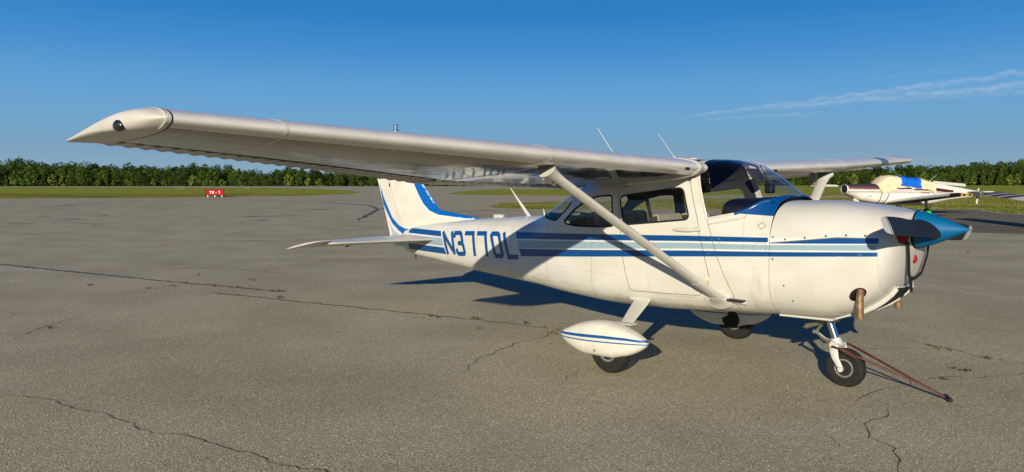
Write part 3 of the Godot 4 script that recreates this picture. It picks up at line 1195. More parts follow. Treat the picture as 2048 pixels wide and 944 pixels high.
func build_fuselage(plane: Node3D) -> void:
	var screen := outline(FUS, [[-0.119, 0.985, 1], [-0.163, 1.581], [-0.246, 1.562], [-0.344, 1.492], [-0.428, 1.457], [-0.452, 1.449], [-0.703, 1.399], [-0.825, 1.80], [-0.835, 0.91, 1], [-0.80, 1.0, 1], [-0.119, 1.0, 1]])
	var door := outline(FUS, [[-0.905, 1.765], [-0.793, 1.385], [-0.775, 1.26], [-0.669, 0.891], [-0.688, 0.785], [-0.79, 0.70], [-1.091, 0.687], [-1.52, 0.668], [-1.555, 0.70], [-1.622, 0.964], [-1.664, 1.305], [-1.70, 1.60], [-1.65, 1.672], [-1.50, 1.70]])
	var door_glass := outline(FUS, [[-1.678, 1.588], [-0.960, 1.676], [-0.878, 1.388], [-1.624, 1.310]], 0.06)
	var side_glass := outline(FUS, [[-2.455, 1.312], [-2.30, 1.442], [-2.12, 1.545], [-1.95, 1.585], [-1.782, 1.594], [-1.750, 1.290], [-2.0, 1.276], [-2.25, 1.272], [-2.41, 1.285]], 0.035)
	var rear_glass := outline(FUS, [[-3.02, 1.0, 1], [-2.95, 1.385], [-2.80, 1.340], [-2.64, 1.316], [-2.575, 1.325], [-2.526, 1.365], [-2.41, 1.455], [-2.36, 1.52], [-2.43, 1.0, 1]])
	var xs := steps(-0.12, -1.0, 0.044) + steps(-1.0, -3.2, 0.05).slice(1) + steps(-3.2, -6.02, 0.09).slice(1)
	var hull := MB.new()
	for s in [1.0, -1.0]:
		skin(hull, FUS, xs, s, PackedVector2Array(), [screen, grown(door, 0.0028), side_glass, rear_glass])
	# tail end cap
	var cap := PackedVector3Array()
	for k in 24:
		var p := -1.0 + 2.0 * k / 12.0
		var a := loft_point(FUS, -6.02, p if k <= 12 else 2.0 - p)
		a.z *= 1.0 if k <= 12 else -1.0
		cap.append(a)
	hull.rows([cap, shrink(cap, 0.2)], true, false, true)
	var fuselage := part("fuselage", hull, mats.skin, plane, 50.0)
	for s in [1.0, -1.0]:
		var d := MB.new()
		skin(d, FUS, steps(-0.66, -1.75, 0.05), s, door, [door_glass])
		var dn := part("door", d, mats.skin, plane, 50.0)
		var g := MB.new()
		skin(g, FUS, steps(-0.86, -1.70, 0.05), s, door_glass, [], 0.006)
		part("window", g, mats.tinted, dn, 50.0)
		var sl := MB.new()
		seal_strip(sl, FUS, door_glass, s, 0.009)
		part("window_seal", sl, mats.seal, dn)
		var sl2 := MB.new()
		seal_strip(sl2, FUS, door, s, 0.0036, -0.0015)
		part("door_seal", sl2, mats.seal, dn)
		var hd := MB.new()
		var hp := on_skin(FUS, -0.93, 1.292, s, 0.012)
		hd.rows(ellipsoid(hp, Vector3(0.125, 0.020, 0.016), 10, 14))
		hd.box(on_skin(FUS, -0.79, 1.305, s, 0.008), Vector3(0.075, 0.042, 0.022), Basis(Vector3.BACK, 0.06), 0.006)
		part("handle", hd, mats.white, dn)
		var hg := MB.new()
		hg.box(on_skin(FUS, -0.690, 0.865, s, 0.003), Vector3(0.042, 0.038, 0.014), Basis(), 0.004)
		part("hinge", hg, mats.canvas, dn)
		var sg := MB.new()
		skin(sg, FUS, steps(-1.70, -2.50, 0.05), s, side_glass, [], 0.006)
		part("side_window", sg, mats.tinted, plane, 50.0)
		var ss := MB.new()
		seal_strip(ss, FUS, side_glass, s, 0.009)
		part("window_seal", ss, mats.seal, fuselage)
	var ws := MB.new()
	var rs := MB.new()
	for s in [1.0, -1.0]:
		skin(ws, FUS, steps(-0.119, -0.86, 0.04), s, screen, [], 0.004)
		skin(rs, FUS, steps(-2.30, -3.05, 0.05), s, rear_glass, [], 0.004)
	part("windscreen", ws, mats.glass, plane, 50.0)
	part("rear_window", rs, mats.tinted, plane, 50.0)
	# strips that hold the windscreen and back window
	for s in [1.0, -1.0]:
		var st := MB.new()
		edge_strip(st, [[-0.119, 0.985, 1], [-0.163, 1.581], [-0.246, 1.562], [-0.344, 1.492], [-0.428, 1.457], [-0.452, 1.449]], s, 0.013)
		part("windscreen_strip", st, mats.blue, fuselage)
		var st2 := MB.new()
		edge_strip(st2, [[-0.452, 1.449], [-0.703, 1.399], [-0.825, 1.80]], s, 0.011)
		part("windscreen_strip", st2, mats.white, fuselage)
		var st3 := MB.new()
		edge_strip(st3, [[-3.02, 1.0, 1], [-2.95, 1.385], [-2.80, 1.340], [-2.64, 1.316], [-2.575, 1.325], [-2.526, 1.365], [-2.41, 1.455], [-2.36, 1.52]], s, 0.010)
		part("window_seal", st3, mats.seal, fuselage)
	# centre roof strip where the windscreen meets the wing
	var roof := MB.new()
	var rrows := []
	for z: float in steps(-0.5, 0.5, 0.1):
		var row := PackedVector3Array()
		for f: float in [0.36, 0.26, 0.17, 0.09]:
			row.append(wing_point(0.46, f, true, 1.0, 0.003) * Vector3(1, 1, 0) + Vector3(0, 0.006 * (1.0 - 4.0 * z * z), z))
		rrows.append(row)
	roof.rows(rrows, false, false, false, 1, false)
	part("roof_panel", roof, mats.silver, plane)
	# footstep under the door post, with its black tread
	for s in [1.0, -1.0]:
		var f := MB.new()
		f.box(on_skin(FUS, -0.41, 0.722, s, 0.045), Vector3(0.15, 0.012, 0.075), Basis(), 0.004)
		var stp := part("footstep", f, mats.black, plane)
		var fb := MB.new()
		fb.box(on_skin(FUS, -0.41, 0.690, s, 0.006), Vector3(0.15, 0.045, 0.012), Basis(Vector3.RIGHT, 0.15 * s), 0.003)
		part("bracket", fb, mats.white, stp)
	# tie-down ring under the tail
	var tr := MB.new()
	var ring := []
	for k in 15:
		var a := TAU * k / 14.0
		ring.append(Vector3(-5.80 + 0.018 * cos(a), 0.668 + 0.024 * sin(a), 0))
	tr.tube(ring, 0.006, 6)
	part("tie_down_ring", tr, mats.black, fuselage)

func edge_strip(b: MB, pts: Array, s: float, r: float) -> void:
	var path := []
	var poly := outline(FUS, pts)
	var lastp: Array = pts[-1]
	var stop := Vector2(lastp[0], lastp[1] if lastp.size() > 2 else to_p(FUS, lastp[0], lastp[1]))
	var rr := []
	for q in poly:
		var a := loft_point(FUS, q.x, q.y)
		a.z *= s
		path.append([a, skin_normal(FUS, q.x, q.y, s)])
		if q.distance_to(stop) < 0.002:
			break
	for i in path.size():
		var d: Vector3 = (path[mini(i + 1, path.size() - 1)][0] - path[maxi(i - 1, 0)][0]).normalized()
		var nn: Vector3 = path[i][1]
		var side := nn.cross(d).normalized()
		rr.append(b.ring(path[i][0], side * r, nn * r * 0.35, 8))
	b.rows(rr)

func grown(poly: PackedVector2Array, by: float) -> PackedVector2Array:
	var r := Geometry2D.offset_polygon(poly, by)
	return r[0] if r.size() else poly

func shrink(row: PackedVector3Array, k: float) -> PackedVector3Array:
	var c := Vector3.ZERO
	for p in row:
		c += p
	c /= row.size()
	var out := PackedVector3Array()
	for p in row:
		out.append(c + (p - c) * k)
	return out

func build_cabin(plane: Node3D) -> void:
	var door_glass := outline(FUS, [[-1.69, 1.60], [-0.950, 1.69], [-0.868, 1.376], [-1.63, 1.298]], 0.06)
	var side_glass := outline(FUS, [[-2.47, 1.312], [-2.30, 1.452], [-2.12, 1.557], [-1.95, 1.597], [-1.77, 1.606], [-1.738, 1.278], [-2.0, 1.264], [-2.25, 1.260], [-2.42, 1.275]], 0.03)
	var rear_glass := outline(FUS, [[-3.04, 1.0, 1], [-2.97, 1.36], [-2.80, 1.325], [-2.64, 1.30], [-2.56, 1.31], [-2.51, 1.36], [-2.39, 1.46], [-2.34, 1.53], [-2.40, 1.0, 1]])
	var front := outline(FUS, [[-0.3, -1.0, 1], [-0.3, 1.0, 1], [-0.84, 1.0, 1], [-0.86, 0.91, 1], [-0.86, 1.80], [-0.735, 1.40], [-0.60, 1.40], [-0.56, -1.0, 1]])
	var li := MB.new()
	for s in [1.0, -1.0]:
		skin(li, FUS, steps(-0.55, -3.1, 0.075), s, PackedVector2Array(), [door_glass, side_glass, rear_glass, front], 0.022, 28)
	part("cabin_lining", li, mats.lining, plane, 50.0)
	var fl := MB.new()
	fl.box(Vector3(-1.45, 0.66, 0), Vector3(1.9, 0.03, 0.90), Basis(), 0.004)
	fl.box(Vector3(-2.62, 1.02, 0), Vector3(0.55, 0.03, 0.80), Basis(Vector3.BACK, -0.05), 0.004)
	part("cabin_floor", fl, mats.carpet, plane)
	# instrument panel and its black hood
	var pn := MB.new()
	pn.box(Vector3(-0.50, 1.22, 0), Vector3(0.05, 0.44, 0.90), Basis(), 0.01)
	var panel := part("instrument_panel", pn, mats.black, plane)
	var hood := MB.new()
	var rows := []
	for x: float in steps(-0.60, -0.17, 0.043):
		var row := PackedVector3Array()
		var k := (x + 0.60) / 0.43
		var top := lerpf(1.575, 1.600, k)
		var w := lerpf(0.455, 0.40, k * k)
		for i in 33:
			var a := PI * i / 32.0
			row.append(Vector3(x, 1.36 + (top - 1.36) * pow(sin(a), 0.42), w * signf(cos(a)) * pow(absf(cos(a)), 0.5)))
		rows.append(row)
	hood.rows(rows, true, false, true)
	part("glare_shield", hood, mats.black, plane)
	var cp := MB.new()
	cp.box(Vector3(-0.40, 1.665, -0.02), Vector3(0.07, 0.085, 0.085), Basis(), 0.012)
	cp.bar(Vector3(-0.40, 1.70, -0.02), Vector3(-0.50, 1.88, -0.02), Vector3(0.006, 0, 0), Vector3(0, 0, 0.006), Vector3(0.006, 0, 0), Vector3(0, 0, 0.006), 6)
	part("compass", cp, mats.black, plane)
	var vs := MB.new()
	for z in [-0.20]:
		vs.box(Vector3(-0.64, 1.80, z), Vector3(0.13, 0.018, 0.22), Basis(Vector3.BACK, -0.9), 0.008)
	part("sun_visor", vs, mats.seat_dark, plane)
	for z in [0.24, -0.24]:
		var yk := MB.new()
		yk.bar(Vector3(-0.50, 1.24, z), Vector3(-0.72, 1.25, z), Vector3(0, 0.011, 0), Vector3(0, 0, 0.011), Vector3(0, 0.011, 0), Vector3(0, 0, 0.011), 10)
		yk.tube([Vector3(-0.72, 1.34, z - 0.13), Vector3(-0.725, 1.25, z - 0.11), Vector3(-0.725, 1.25, z + 0.11), Vector3(-0.72, 1.34, z + 0.13)], 0.014, 8)
		part("control_yoke", yk, mats.black, plane)
	for q in [[-1.22, 0.25], [-1.22, -0.25], [-2.02, 0.24], [-2.02, -0.24]]:
		var st := MB.new()
		var x: float = q[0]
		var z: float = q[1]
		st.box(Vector3(x + 0.22, 0.90, z), Vector3(0.46, 0.13, 0.43), Basis(Vector3.BACK, 0.08), 0.04)
		var lean := Basis(Vector3.BACK, 0.20)
		st.box(Vector3(x - 0.06, 1.15, z), Vector3(0.10, 0.54, 0.42), lean, 0.045)
		var seat := part("seat", st, mats.seat, plane)
		var ba := MB.new()
		ba.box(Vector3(x - 0.118, 1.15, z), Vector3(0.02, 0.52, 0.40), lean, 0.008)
		part("seat_back", ba, mats.seat_dark, seat)
		var sd := MB.new()
		for e in [-1, 1]:
			sd.box(Vector3(x - 0.06, 1.15, z + e * 0.212), Vector3(0.085, 0.50, 0.012), lean, 0.004)
		part("seat_piping", sd, mats.seat_dark, seat)
	# seat belts hang from the cabin roof beside the door post
	for s in [1.0, -1.0]:
		var bl := MB.new()
		bl.bar(Vector3(-1.45, 1.70, 0.46 * s), Vector3(-1.30, 1.20, 0.46 * s), Vector3(0.022, 0, 0), Vector3(0, 0, 0.002), Vector3(0.022, 0, 0), Vector3(0, 0, 0.002), 8)
		part("shoulder_belt", bl, mats.strap, plane)

func build_left_wing_fittings(plane: Node3D) -> void:
	# landing light behind a clear cover in the left leading edge
	var b := MB.new()
	var rows := []
	for z: float in steps(3.72, 3.98, 0.065):
		rows.append(wing_row(z, -1.0, 0.10, 0.004))
	b.rows(rows)
	part("landing_light", b, mats.cover_glass, plane)
	var p := MB.new()
	var root := wing_point(2.30, 0.20, false, -1.0)
	p.box(root + Vector3(0.0, -0.055, 0), Vector3(0.065, 0.13, 0.022), Basis(), 0.008)
	p.tube([root + Vector3(-0.06, -0.115, 0), root + Vector3(0.0, -0.12, 0), root + Vector3(0.27, -0.125, 0), root + Vector3(0.30, -0.125, 0)], [0.012, 0.016, 0.015, 0.007], 12)
	part("pitot_tube", p, mats.white, plane)

func build_tail(plane: Node3D) -> void:
	# fin: swept, with a long dorsal fillet
	var le := [[1.00, -3.95], [1.20, -4.10], [1.245, -4.21], [1.30, -4.72], [1.345, -5.20], [1.42, -5.31], [1.705, -5.595], [2.10, -6.0], [2.42, -6.33], [2.475, -6.45], [2.485, -6.60]]
	var f := MB.new()
	var rows := []
	var rr := []
	for y: float in [1.0, 1.14, 1.2, 1.225, 1.245, 1.262, 1.28, 1.30, 1.32, 1.345, 1.37, 1.40, 1.44, 1.5, 1.6, 1.705, 1.9, 2.1, 2.3, 2.42, 2.46, 2.485]:
		var x0 := pl(le, y)
		var hinge := -6.012 - (y - 0.982) * 0.5146
		hinge = minf(hinge, x0 - 0.03)
		var te := -6.441 - maxf(y - 0.98, 0.0) * 0.388
		var th := lerpf(0.055, 0.032, clampf((y - 1.2) / 1.25, 0.0, 1.0)) * clampf(sqrt((x0 - hinge) / 0.9), 0.12, 1.0)
		if y > 2.44:
			th *= 0.6 if y < 2.48 else 0.15
		var row := PackedVector3Array()
		var n := 14
		var prof := func(t: float) -> float:
			return th * (1.35 * sqrt(t) - 0.36 * t) if t < 0.5 else th * lerpf(0.775, 0.62, (t - 0.5) * 2.0)
		for k in range(n, 0, -1):
			var t := pow(float(k) / n, 2.0)
			row.append(Vector3(lerpf(x0, hinge, t), y, prof.call(t)))
		for k in n + 1:
			var t := pow(float(k) / n, 2.0)
			row.append(Vector3(lerpf(x0, hinge, t), y, -prof.call(t)))
		rows.append(row)
		if y > 0.99:
			var r2 := PackedVector3Array()
			var hw: float = prof.call(1.0)
			for s in [1.0, -1.0]:
				for k in 7:
					var t := k / 6.0
					if s < 0.0:
						t = 1.0 - t
					r2.append(Vector3(lerpf(hinge - 0.012, te, t), y, s * maxf(hw * (1.0 - t), 0.0025)))
			rr.append(r2)
	f.rows(rows)
	f.planar(Vector2(-7.15, 0.7), Vector2(3.2, 1.85))
	var fin := part("fin", f, fin_paint(), plane, 50.0)
	for y0: float in [0.93, 0.86, 0.80]:
		var r2 := PackedVector3Array()
		for s in [1.0, -1.0]:
			for k in 7:
				var t := k / 6.0
				if s < 0.0:
					t = 1.0 - t
				r2.append(Vector3(lerpf(-6.0 - (0.0 if y0 > 0.85 else 0.02), -6.435 + (0.93 - y0) * 0.9, t), y0, s * maxf(0.034 * (1.0 - t), 0.0025)))
		rr.push_front(r2)
	var rb := MB.new()
	rb.rows(rr)
	rb.planar(Vector2(-7.15, 0.7), Vector2(3.2, 1.85))
	part("rudder", rb, fin_paint(), plane, 50.0)
	var rl := MB.new()
	rl.box(Vector3(-6.395, 1.69, 0.029), Vector3(0.02, 0.06, 0.008), Basis(Vector3.BACK, 0.4), 0.002)
	part("rudder_hinge", rl, mats.dark, fin)
	for s in [1.0, -1.0]:
		var sb := MB.new()
		var srows := []
		for z: float in [0.08, 0.18, 0.5, 0.9, 1.25, 1.38, 1.43, 1.455]:
			var t: float = (z - 0.18) / 1.25
			var x0: float = lerpf(-5.13, -5.60, t) - (0.0 if z < 1.37 else pow((z - 1.37) / 0.085, 2.0) * 0.09)
			var xh := -5.955 - 0.01 * t
			srows.append(sym_row(x0, lerpf(0.955, 0.945, t), xh, lerpf(0.928, 0.925, t), lerpf(0.052, 0.036, t) * (1.0 if z < 1.44 else 0.7), z * s, true))
		sb.rows(srows)
		var stab := part("tailplane", sb, mats.tip, plane)
		# elevator hangs a little, so that its horn at the tip stands up in front
		var eb := MB.new()
		var er := []
		for z: float in steps(0.20, 1.44, 0.0125):
			var t: float = (z - 0.18) / 1.25
			var bead := pow(0.5 + 0.5 * cos(TAU * z / 0.10), 2.0) * 0.004
			er.append(sym_row(-5.968, 0.926, lerpf(-6.34, -6.30, t), lerpf(0.838, 0.850, t), lerpf(0.034, 0.024, t), z * s, false, bead))
		eb.rows(er)
		part("elevator", eb, mats.silver, plane)
		var hb := MB.new()
		var hr := []
		for q in [[1.465, 0.0, 1.0], [1.58, 0.01, 1.0], [1.64, 0.05, 0.9], [1.69, 0.16, 0.75], [1.715, 0.34, 0.55], [1.73, 0.58, 0.25]]:
			var x0: float = -5.63 - q[1]
			var y0: float = 0.92 + (x0 + 5.968) * 0.2
			hr.append(sym_row(x0, y0 - 0.005, -6.30, 0.850, 0.026 * q[2], q[0] * s, false))
		hb.rows(hr)
		part("elevator_horn", hb, mats.white, plane)
	var tt := MB.new()
	tt.bar(Vector3(-6.16, 0.868, 0.86), Vector3(-6.24, 0.83, 0.86), Vector3(0, 0.012, 0), Vector3(0, 0, 0.05), Vector3(0, 0.004, 0), Vector3(0, 0, 0.02), 8)
	part("trim_actuator", tt, mats.dark, plane)

# a row round a symmetrical section from a nose to a tail point
func sym_row(x0: float, y0: float, x1: float, y1: float, th: float, z: float, blunt: bool, bead := 0.0) -> PackedVector3Array:
	var row := PackedVector3Array()
	var n := 10
	for s in [1.0, -1.0]:
		for k in n + 1:
			var t := float(k) / n
			if s > 0.0:
				t = 1.0 - t
			elif k == 0:
				continue
			var tt := t * t
			var h: float = th * 2.6 * (sqrt(tt) * 0.55 - 0.18 * tt) if blunt else th * (2.1 * sqrt(tt) * (1.0 - tt) + 0.06)
			row.append(Vector3(lerpf(x0, x1, tt), lerpf(y0, y1, tt) + s * (h + bead * smoothstep(0.05, 0.2, tt)), z))
	return row

func fin_paint() -> StandardMaterial3D:
	if mats.has("fin"):
		return mats.fin
	# flat paint of the fin and rudder on a sheet of its own
	LX0 = -7.15
	LX1 = -3.95
	LY0 = 0.70
	LY1 = 2.55
	LW = 768
	LH = 448
	sheet = PackedFloat32Array()
	sheet.resize(LW * LH * 3)
	var n := FastNoiseLite.new()
	n.seed = 8
	n.frequency = 0.01
	for y in LH:
		for x in LW:
			var d := 1.0 + n.get_noise_2d(x, y * 1.5) * 0.045
			var i := (y * LW + x) * 3
			sheet[i] = 0.775 * d
			sheet[i + 1] = 0.768 * d
			sheet[i + 2] = 0.725 * d
	var blue := Color(0.0, 0.33, 0.64)
	var grey := Color(0.56, 0.66, 0.70)
	var inner := [Vector2(-6.62, 2.55), Vector2(-5.90, 1.83), Vector2(-5.814, 1.729), Vector2(-5.673, 1.543), Vector2(-5.56, 1.42), Vector2(-5.431, 1.335), Vector2(-5.217, 1.280), Vector2(-4.692, 1.250), Vector2(-4.18, 1.242)]
	var p := PackedVector2Array(inner)
	p.append_array(PackedVector2Array([Vector2(-3.95, 1.242), Vector2(-3.95, 1.5), Vector2(-5.1, 1.5), Vector2(-6.2, 2.55)]))
	fill(p, blue)
	stroke(inner, 0.012, Color(0.86, 0.86, 0.84), 0.9)
	# chips where the blue has worn off along the leading edge
	var r := RandomNumberGenerator.new()
	r.seed = 4
	for k in 60:
		var y := r.randf_range(1.45, 1.72)
		var x := -5.595 + (1.705 - y) * 1.02 - r.randf_range(0.0, 0.022)
		var s := r.randf_range(0.004, 0.010)
		fill(PackedVector2Array([Vector2(x, y), Vector2(x - s * 1.5, y - s), Vector2(x - s * 0.3, y - s * 1.8), Vector2(x + s, y - s * 0.8)]), Color(0.82, 0.84, 0.84), 0.8)
	for k in 22:
		var x := r.randf_range(-5.1, -4.2)
		fill(PackedVector2Array([Vector2(x, 1.252), Vector2(x + 0.03, 1.256), Vector2(x + 0.05, 1.262), Vector2(x + 0.02, 1.268)]), Color(0.82, 0.84, 0.84), 0.6)
	stroke([Vector2(-5.223, 1.36), Vector2(-5.26, 1.27)], 0.006, Color(0.6, 0.7, 0.8), 0.7)
	# rudder: a blue sweep, a grey-blue one below it, a blue corner
	var low := [Vector2(-6.60, 1.40), Vector2(-6.496, 1.272), Vector2(-6.355, 1.121), Vector2(-6.177, 1.025), Vector2(-6.0, 0.955), Vector2(-5.6, 0.955)]
	var high := [Vector2(-6.70, 1.72), Vector2(-6.584, 1.503), Vector2(-6.353, 1.213), Vector2(-6.175, 1.106), Vector2(-6.0, 1.061), Vector2(-5.6, 1.06)]
	var hb := high.duplicate()
	hb.reverse()
	fill(PackedVector2Array(low + hb), blue)
	fill(PackedVector2Array([Vector2(-6.44, 1.13), Vector2(-6.318, 1.018), Vector2(-6.09, 0.935), Vector2(-6.0, 0.925), Vector2(-6.0, 0.81), Vector2(-6.2, 0.85), Vector2(-6.36, 0.95)]), grey)
	fill(PackedVector2Array([Vector2(-6.38, 0.96), Vector2(-6.25, 0.86), Vector2(-6.38, 0.80)]), blue)
	stroke([Vector2(-6.25, 1.62), Vector2(-5.82, 0.99)], 0.008, Color(0.70, 0.69, 0.63), 0.6)
	dots([Vector2(-6.37, 1.72), Vector2(-5.98, 1.0)], 0.04, 0.007, Color(0.5, 0.48, 0.42), 0.4)
	for y in [1.4, 1.55, 1.8, 2.0]:
		dots([Vector2(-6.3, y), Vector2(-5.75, y)], 0.05, 0.006, Color(0.5, 0.48, 0.42), 0.22)
	var bytes := PackedByteArray()
	bytes.resize(LW * LH * 3)
	for i in sheet.size():
		bytes[i] = int(clampf(sheet[i], 0.0, 1.0) * 255.0 + 0.5)
	var m := plain(Color(1, 1, 1), 0.35)
	m.albedo_texture = ImageTexture.create_from_image(Image.create_from_data(LW, LH, false, Image.FORMAT_RGB8, bytes))
	mats.fin = m
	return m

func build_nose(plane: Node3D) -> void:
	var seam := outline(COWL, [[0.720, -1.0, 1], [0.720, 1.0, 1], [0.86, 1.0, 1], [0.86, -1.0, 1]])
	var hole := PackedVector2Array()
	for k in 24:
		var a := TAU * k / 24.0
		hole.append(Vector2(0.575 + 0.062 * cos(a), to_p(COWL, 0.575, 0.845) + 0.10 * sin(a)))
	var c := MB.new()
	for s in [1.0, -1.0]:
		skin(c, COWL, steps(-0.115, 0.7247, 0.04), s, PackedVector2Array(), [hole])
	var cowl := part("cowling", c, mats.skin, plane, 50.0)
	var nb := MB.new()
	var inlet := outline(COWL, [[0.80, 1.27], [0.80, 1.42], [0.835, 1.45], [0.853, 1.40], [0.853, 1.27], [0.83, 1.24]])
	for s in [1.0, -1.0]:
		skin(nb, COWL, steps(0.7254, 0.80, 0.0249) + steps(0.80, 0.855, 0.006).slice(1), s, seam)
	part("nose_bowl", nb, mats.white, plane, 50.0)
	# dark inside of the engine bay, seen through the exhaust holes
	var bay := MB.new()
	for s in [1.0, -1.0]:
		skin(bay, COWL, steps(0.40, 0.70, 0.05), s, PackedVector2Array(), [], 0.05, 14)
	part("engine_bay", bay, mats.dark, cowl)
	for s in [1.0, -1.0]:
		var e := MB.new()
		var st := Vector3(0.575, 0.90, 0.33 * s)
		e.tube([st, Vector3(0.585, 0.82, 0.385 * s), Vector3(0.592, 0.72, 0.395 * s), Vector3(0.598, 0.655, 0.395 * s)], [0.030, 0.030, 0.030, 0.030], 18, false)
		e.tube([Vector3(0.585, 0.82, 0.385 * s), Vector3(0.592, 0.72, 0.395 * s), Vector3(0.597, 0.658, 0.395 * s)], [0.027, 0.027, 0.027], 18, false)
		part("exhaust_pipe", e, mats.pipe, plane)
	# air scoop let into the chin: a dark opening between two white lips
	var dark := MB.new()
	var rows := []
	for x: float in steps(0.60, 0.772, 0.024):
		var row := PackedVector3Array()
		for z: float in steps(-0.16, 0.16, 0.04):
			row.append(chin_point(x, z) + Vector3(0.014, -0.017, 0))
		rows.append(row)
	dark.rows(rows, false, false, false, 1, false)
	var scoop := part("chin_scoop", dark, mats.dark, plane)
	var lip := MB.new()
	for s in [1.0, -1.0]:
		var lr := []
		for x: float in [0.42, 0.50, 0.60, 0.68, 0.74, 0.772]:
			var cp := chin_point(x, 0.168 * s)
			var hgt := 0.012 + 0.010 * smoothstep(0.42, 0.60, x)
			lr.append(lip.ring(cp + Vector3(hgt * 0.4, -hgt * 0.6, 0), Vector3(0.55, -0.75, 0) * hgt, Vector3(0, 0, 0.008), 10))
		lip.rows(lr)
	for x in [0.598, 0.776]:
		var path := []
		for z: float in steps(-0.168, 0.168, 0.056):
			path.append(chin_point(x, z) + Vector3(0.010, -0.013, 0))
		lip.tube(path, 0.007, 8)
	part("scoop_lip", lip, mats.white, scoop)
	# outlet lip at the bottom rear of the cowl
	var ol := MB.new()
	ol.box(Vector3(0.11, 0.592, 0), Vector3(0.46, 0.018, 0.60), Basis(Vector3.BACK, 0.03), 0.006)
	ol.box(Vector3(0.385, 0.622, 0.0), Vector3(0.14, 0.016, 0.44), Basis(Vector3.BACK, 0.35), 0.005)
	part("cowl_outlet", ol, mats.white, cowl)
	# spinner and propeller, set slightly off level
	var hub := Vector3(0.880, 1.352, 0.0)
	var ax := Vector3(1.0, 0.036, 0.0).normalized()
	var sp := MB.new()
	var prof := []
	for k in 25:
		var t := k / 24.0
		prof.append(Vector2(0.148 * pow(1.0 - pow(t, 1.22), 0.97), -0.008 + 0.36 * t))
	sp.lathe(prof, hub, ax, 40)
	var spinner := part("spinner", sp, mats.spinner, plane, 60.0)
	var bp := MB.new()
	bp.lathe([Vector2(0.1495, -0.020), Vector2(0.151, -0.016), Vector2(0.151, -0.008), Vector2(0.149, -0.007)], hub, ax, 40)
	part("back_plate", bp, mats.black, spinner)
	var ns := MB.new()
	for k in 6:
		var a := TAU * k / 6.0 + 0.2
		ns.rows(ellipsoid(hub + ax * 0.012 + Vector3(0, cos(a), sin(a)) * 0.147, Vector3(0.006, 0.006, 0.006), 4, 8))
	part("spinner_screw", ns, mats.alloy, spinner)
	var pr := Node3D.new()
	pr.name = "propeller"
	plane.add_child(pr, true)
	for s in [1.0, -1.0]:
		var span := Vector3(0, 0.075 * s, 1.0 * s).normalized()
		var bl := MB.new()
		var tipb := MB.new()
		var stripe := MB.new()
		# radius, chord, thickness, pitch of the blade
		var table := [[0.04, 0.205, 0.120, 58.0], [0.12, 0.215, 0.100, 54.0], [0.20, 0.198, 0.056, 48.0], [0.33, 0.172, 0.027, 42.0], [0.50, 0.165, 0.019, 33.0], [0.68, 0.155, 0.014, 27.0], [0.835, 0.141, 0.011, 24.0], [0.850, 0.140, 0.011, 24.0], [0.866, 0.138, 0.0105, 23.5], [0.878, 0.136, 0.0102, 23.5], [0.92, 0.126, 0.008, 22.0], [0.96, 0.108, 0.006, 21.5], [0.982, 0.076, 0.004, 21.0], [0.988, 0.03, 0.002, 21.0]]
		for piece in [[bl, 0, 7], [stripe, 7, 8], [bl, 8, 9], [tipb, 9, 13]]:
			var rows2 := []
			for k in range(piece[1], piece[2] + 1):
				var q: Array = table[k]
				var a := deg_to_rad(q[3])
				# turning clockwise as seen from the cabin: the leading edge is the lower one on the right-hand blade
				var cdir := (ax.cross(span)).normalized() * cos(a) + ax * sin(a)
				var tdir := cdir.cross(span).normalized()
				var row := PackedVector3Array()
				for j in 20:
					var th := TAU * j / 20.0
					row.append(hub + ax * 0.078 + span * q[0] + cdir * (cos(th) * q[1] * 0.5) + tdir * (sin(th) * q[2] * 0.5))
				rows2.append(row)
			piece[0].rows(rows2)
		part("blade", bl, mats.blade, pr)
		part("blade_tip", tipb, mats.blade_tip, pr)
		part("blade_stripe", stripe, mats.blade_tip, pr)

func chin_point(x: float, z: float) -> Vector3:
	# the cowl's under side at that place
	var st := station(COWL, x)
	var q := clampf(absf(z) / st[2], 0.0, 1.0)
	return Vector3(x, st[3] - (st[3] - st[0]) * pow(1.0 - pow(q, st[4]), 1.0 / st[4]), z)

func wheel(parent: Node3D, c: Vector3, r: float, w: float, flat := 0.0) -> void:
	var t := MB.new()
	var prof := []
	for k in 17:
		var a := PI * k / 16.0
		var x := cos(a)
		prof.append(Vector2(r * 0.45 + (r * 0.55) * pow(sin(a), 0.42), -x * w * 0.5 * (0.72 + 0.28 * sin(a))))
	t.lathe(prof, c, Vector3(0, 0, 1), 48)
	# the tyre sits flat where it meets the ground
	for i in t.v.size():
		if t.v[i].y < flat:
			t.v[i].y = flat
	part("tyre", t, mats.rubber, parent, 35.0)
	var h := MB.new()
	for s in [-1.0, 1.0]:
		var o := []
		for q in [[0.49, 0.28], [0.48, 0.37], [0.42, 0.39], [0.37, 0.34], [0.35, 0.20], [0.24, 0.18], [0.21, 0.32], [0.14, 0.35], [0.13, 0.29], [0.02, 0.28]]:
			o.append(Vector2(r * q[0], s * w * q[1]))
		h.lathe(o, c, Vector3(0, 0, 1), 36)
	part("rim", h, mats.rim, parent, 35.0)

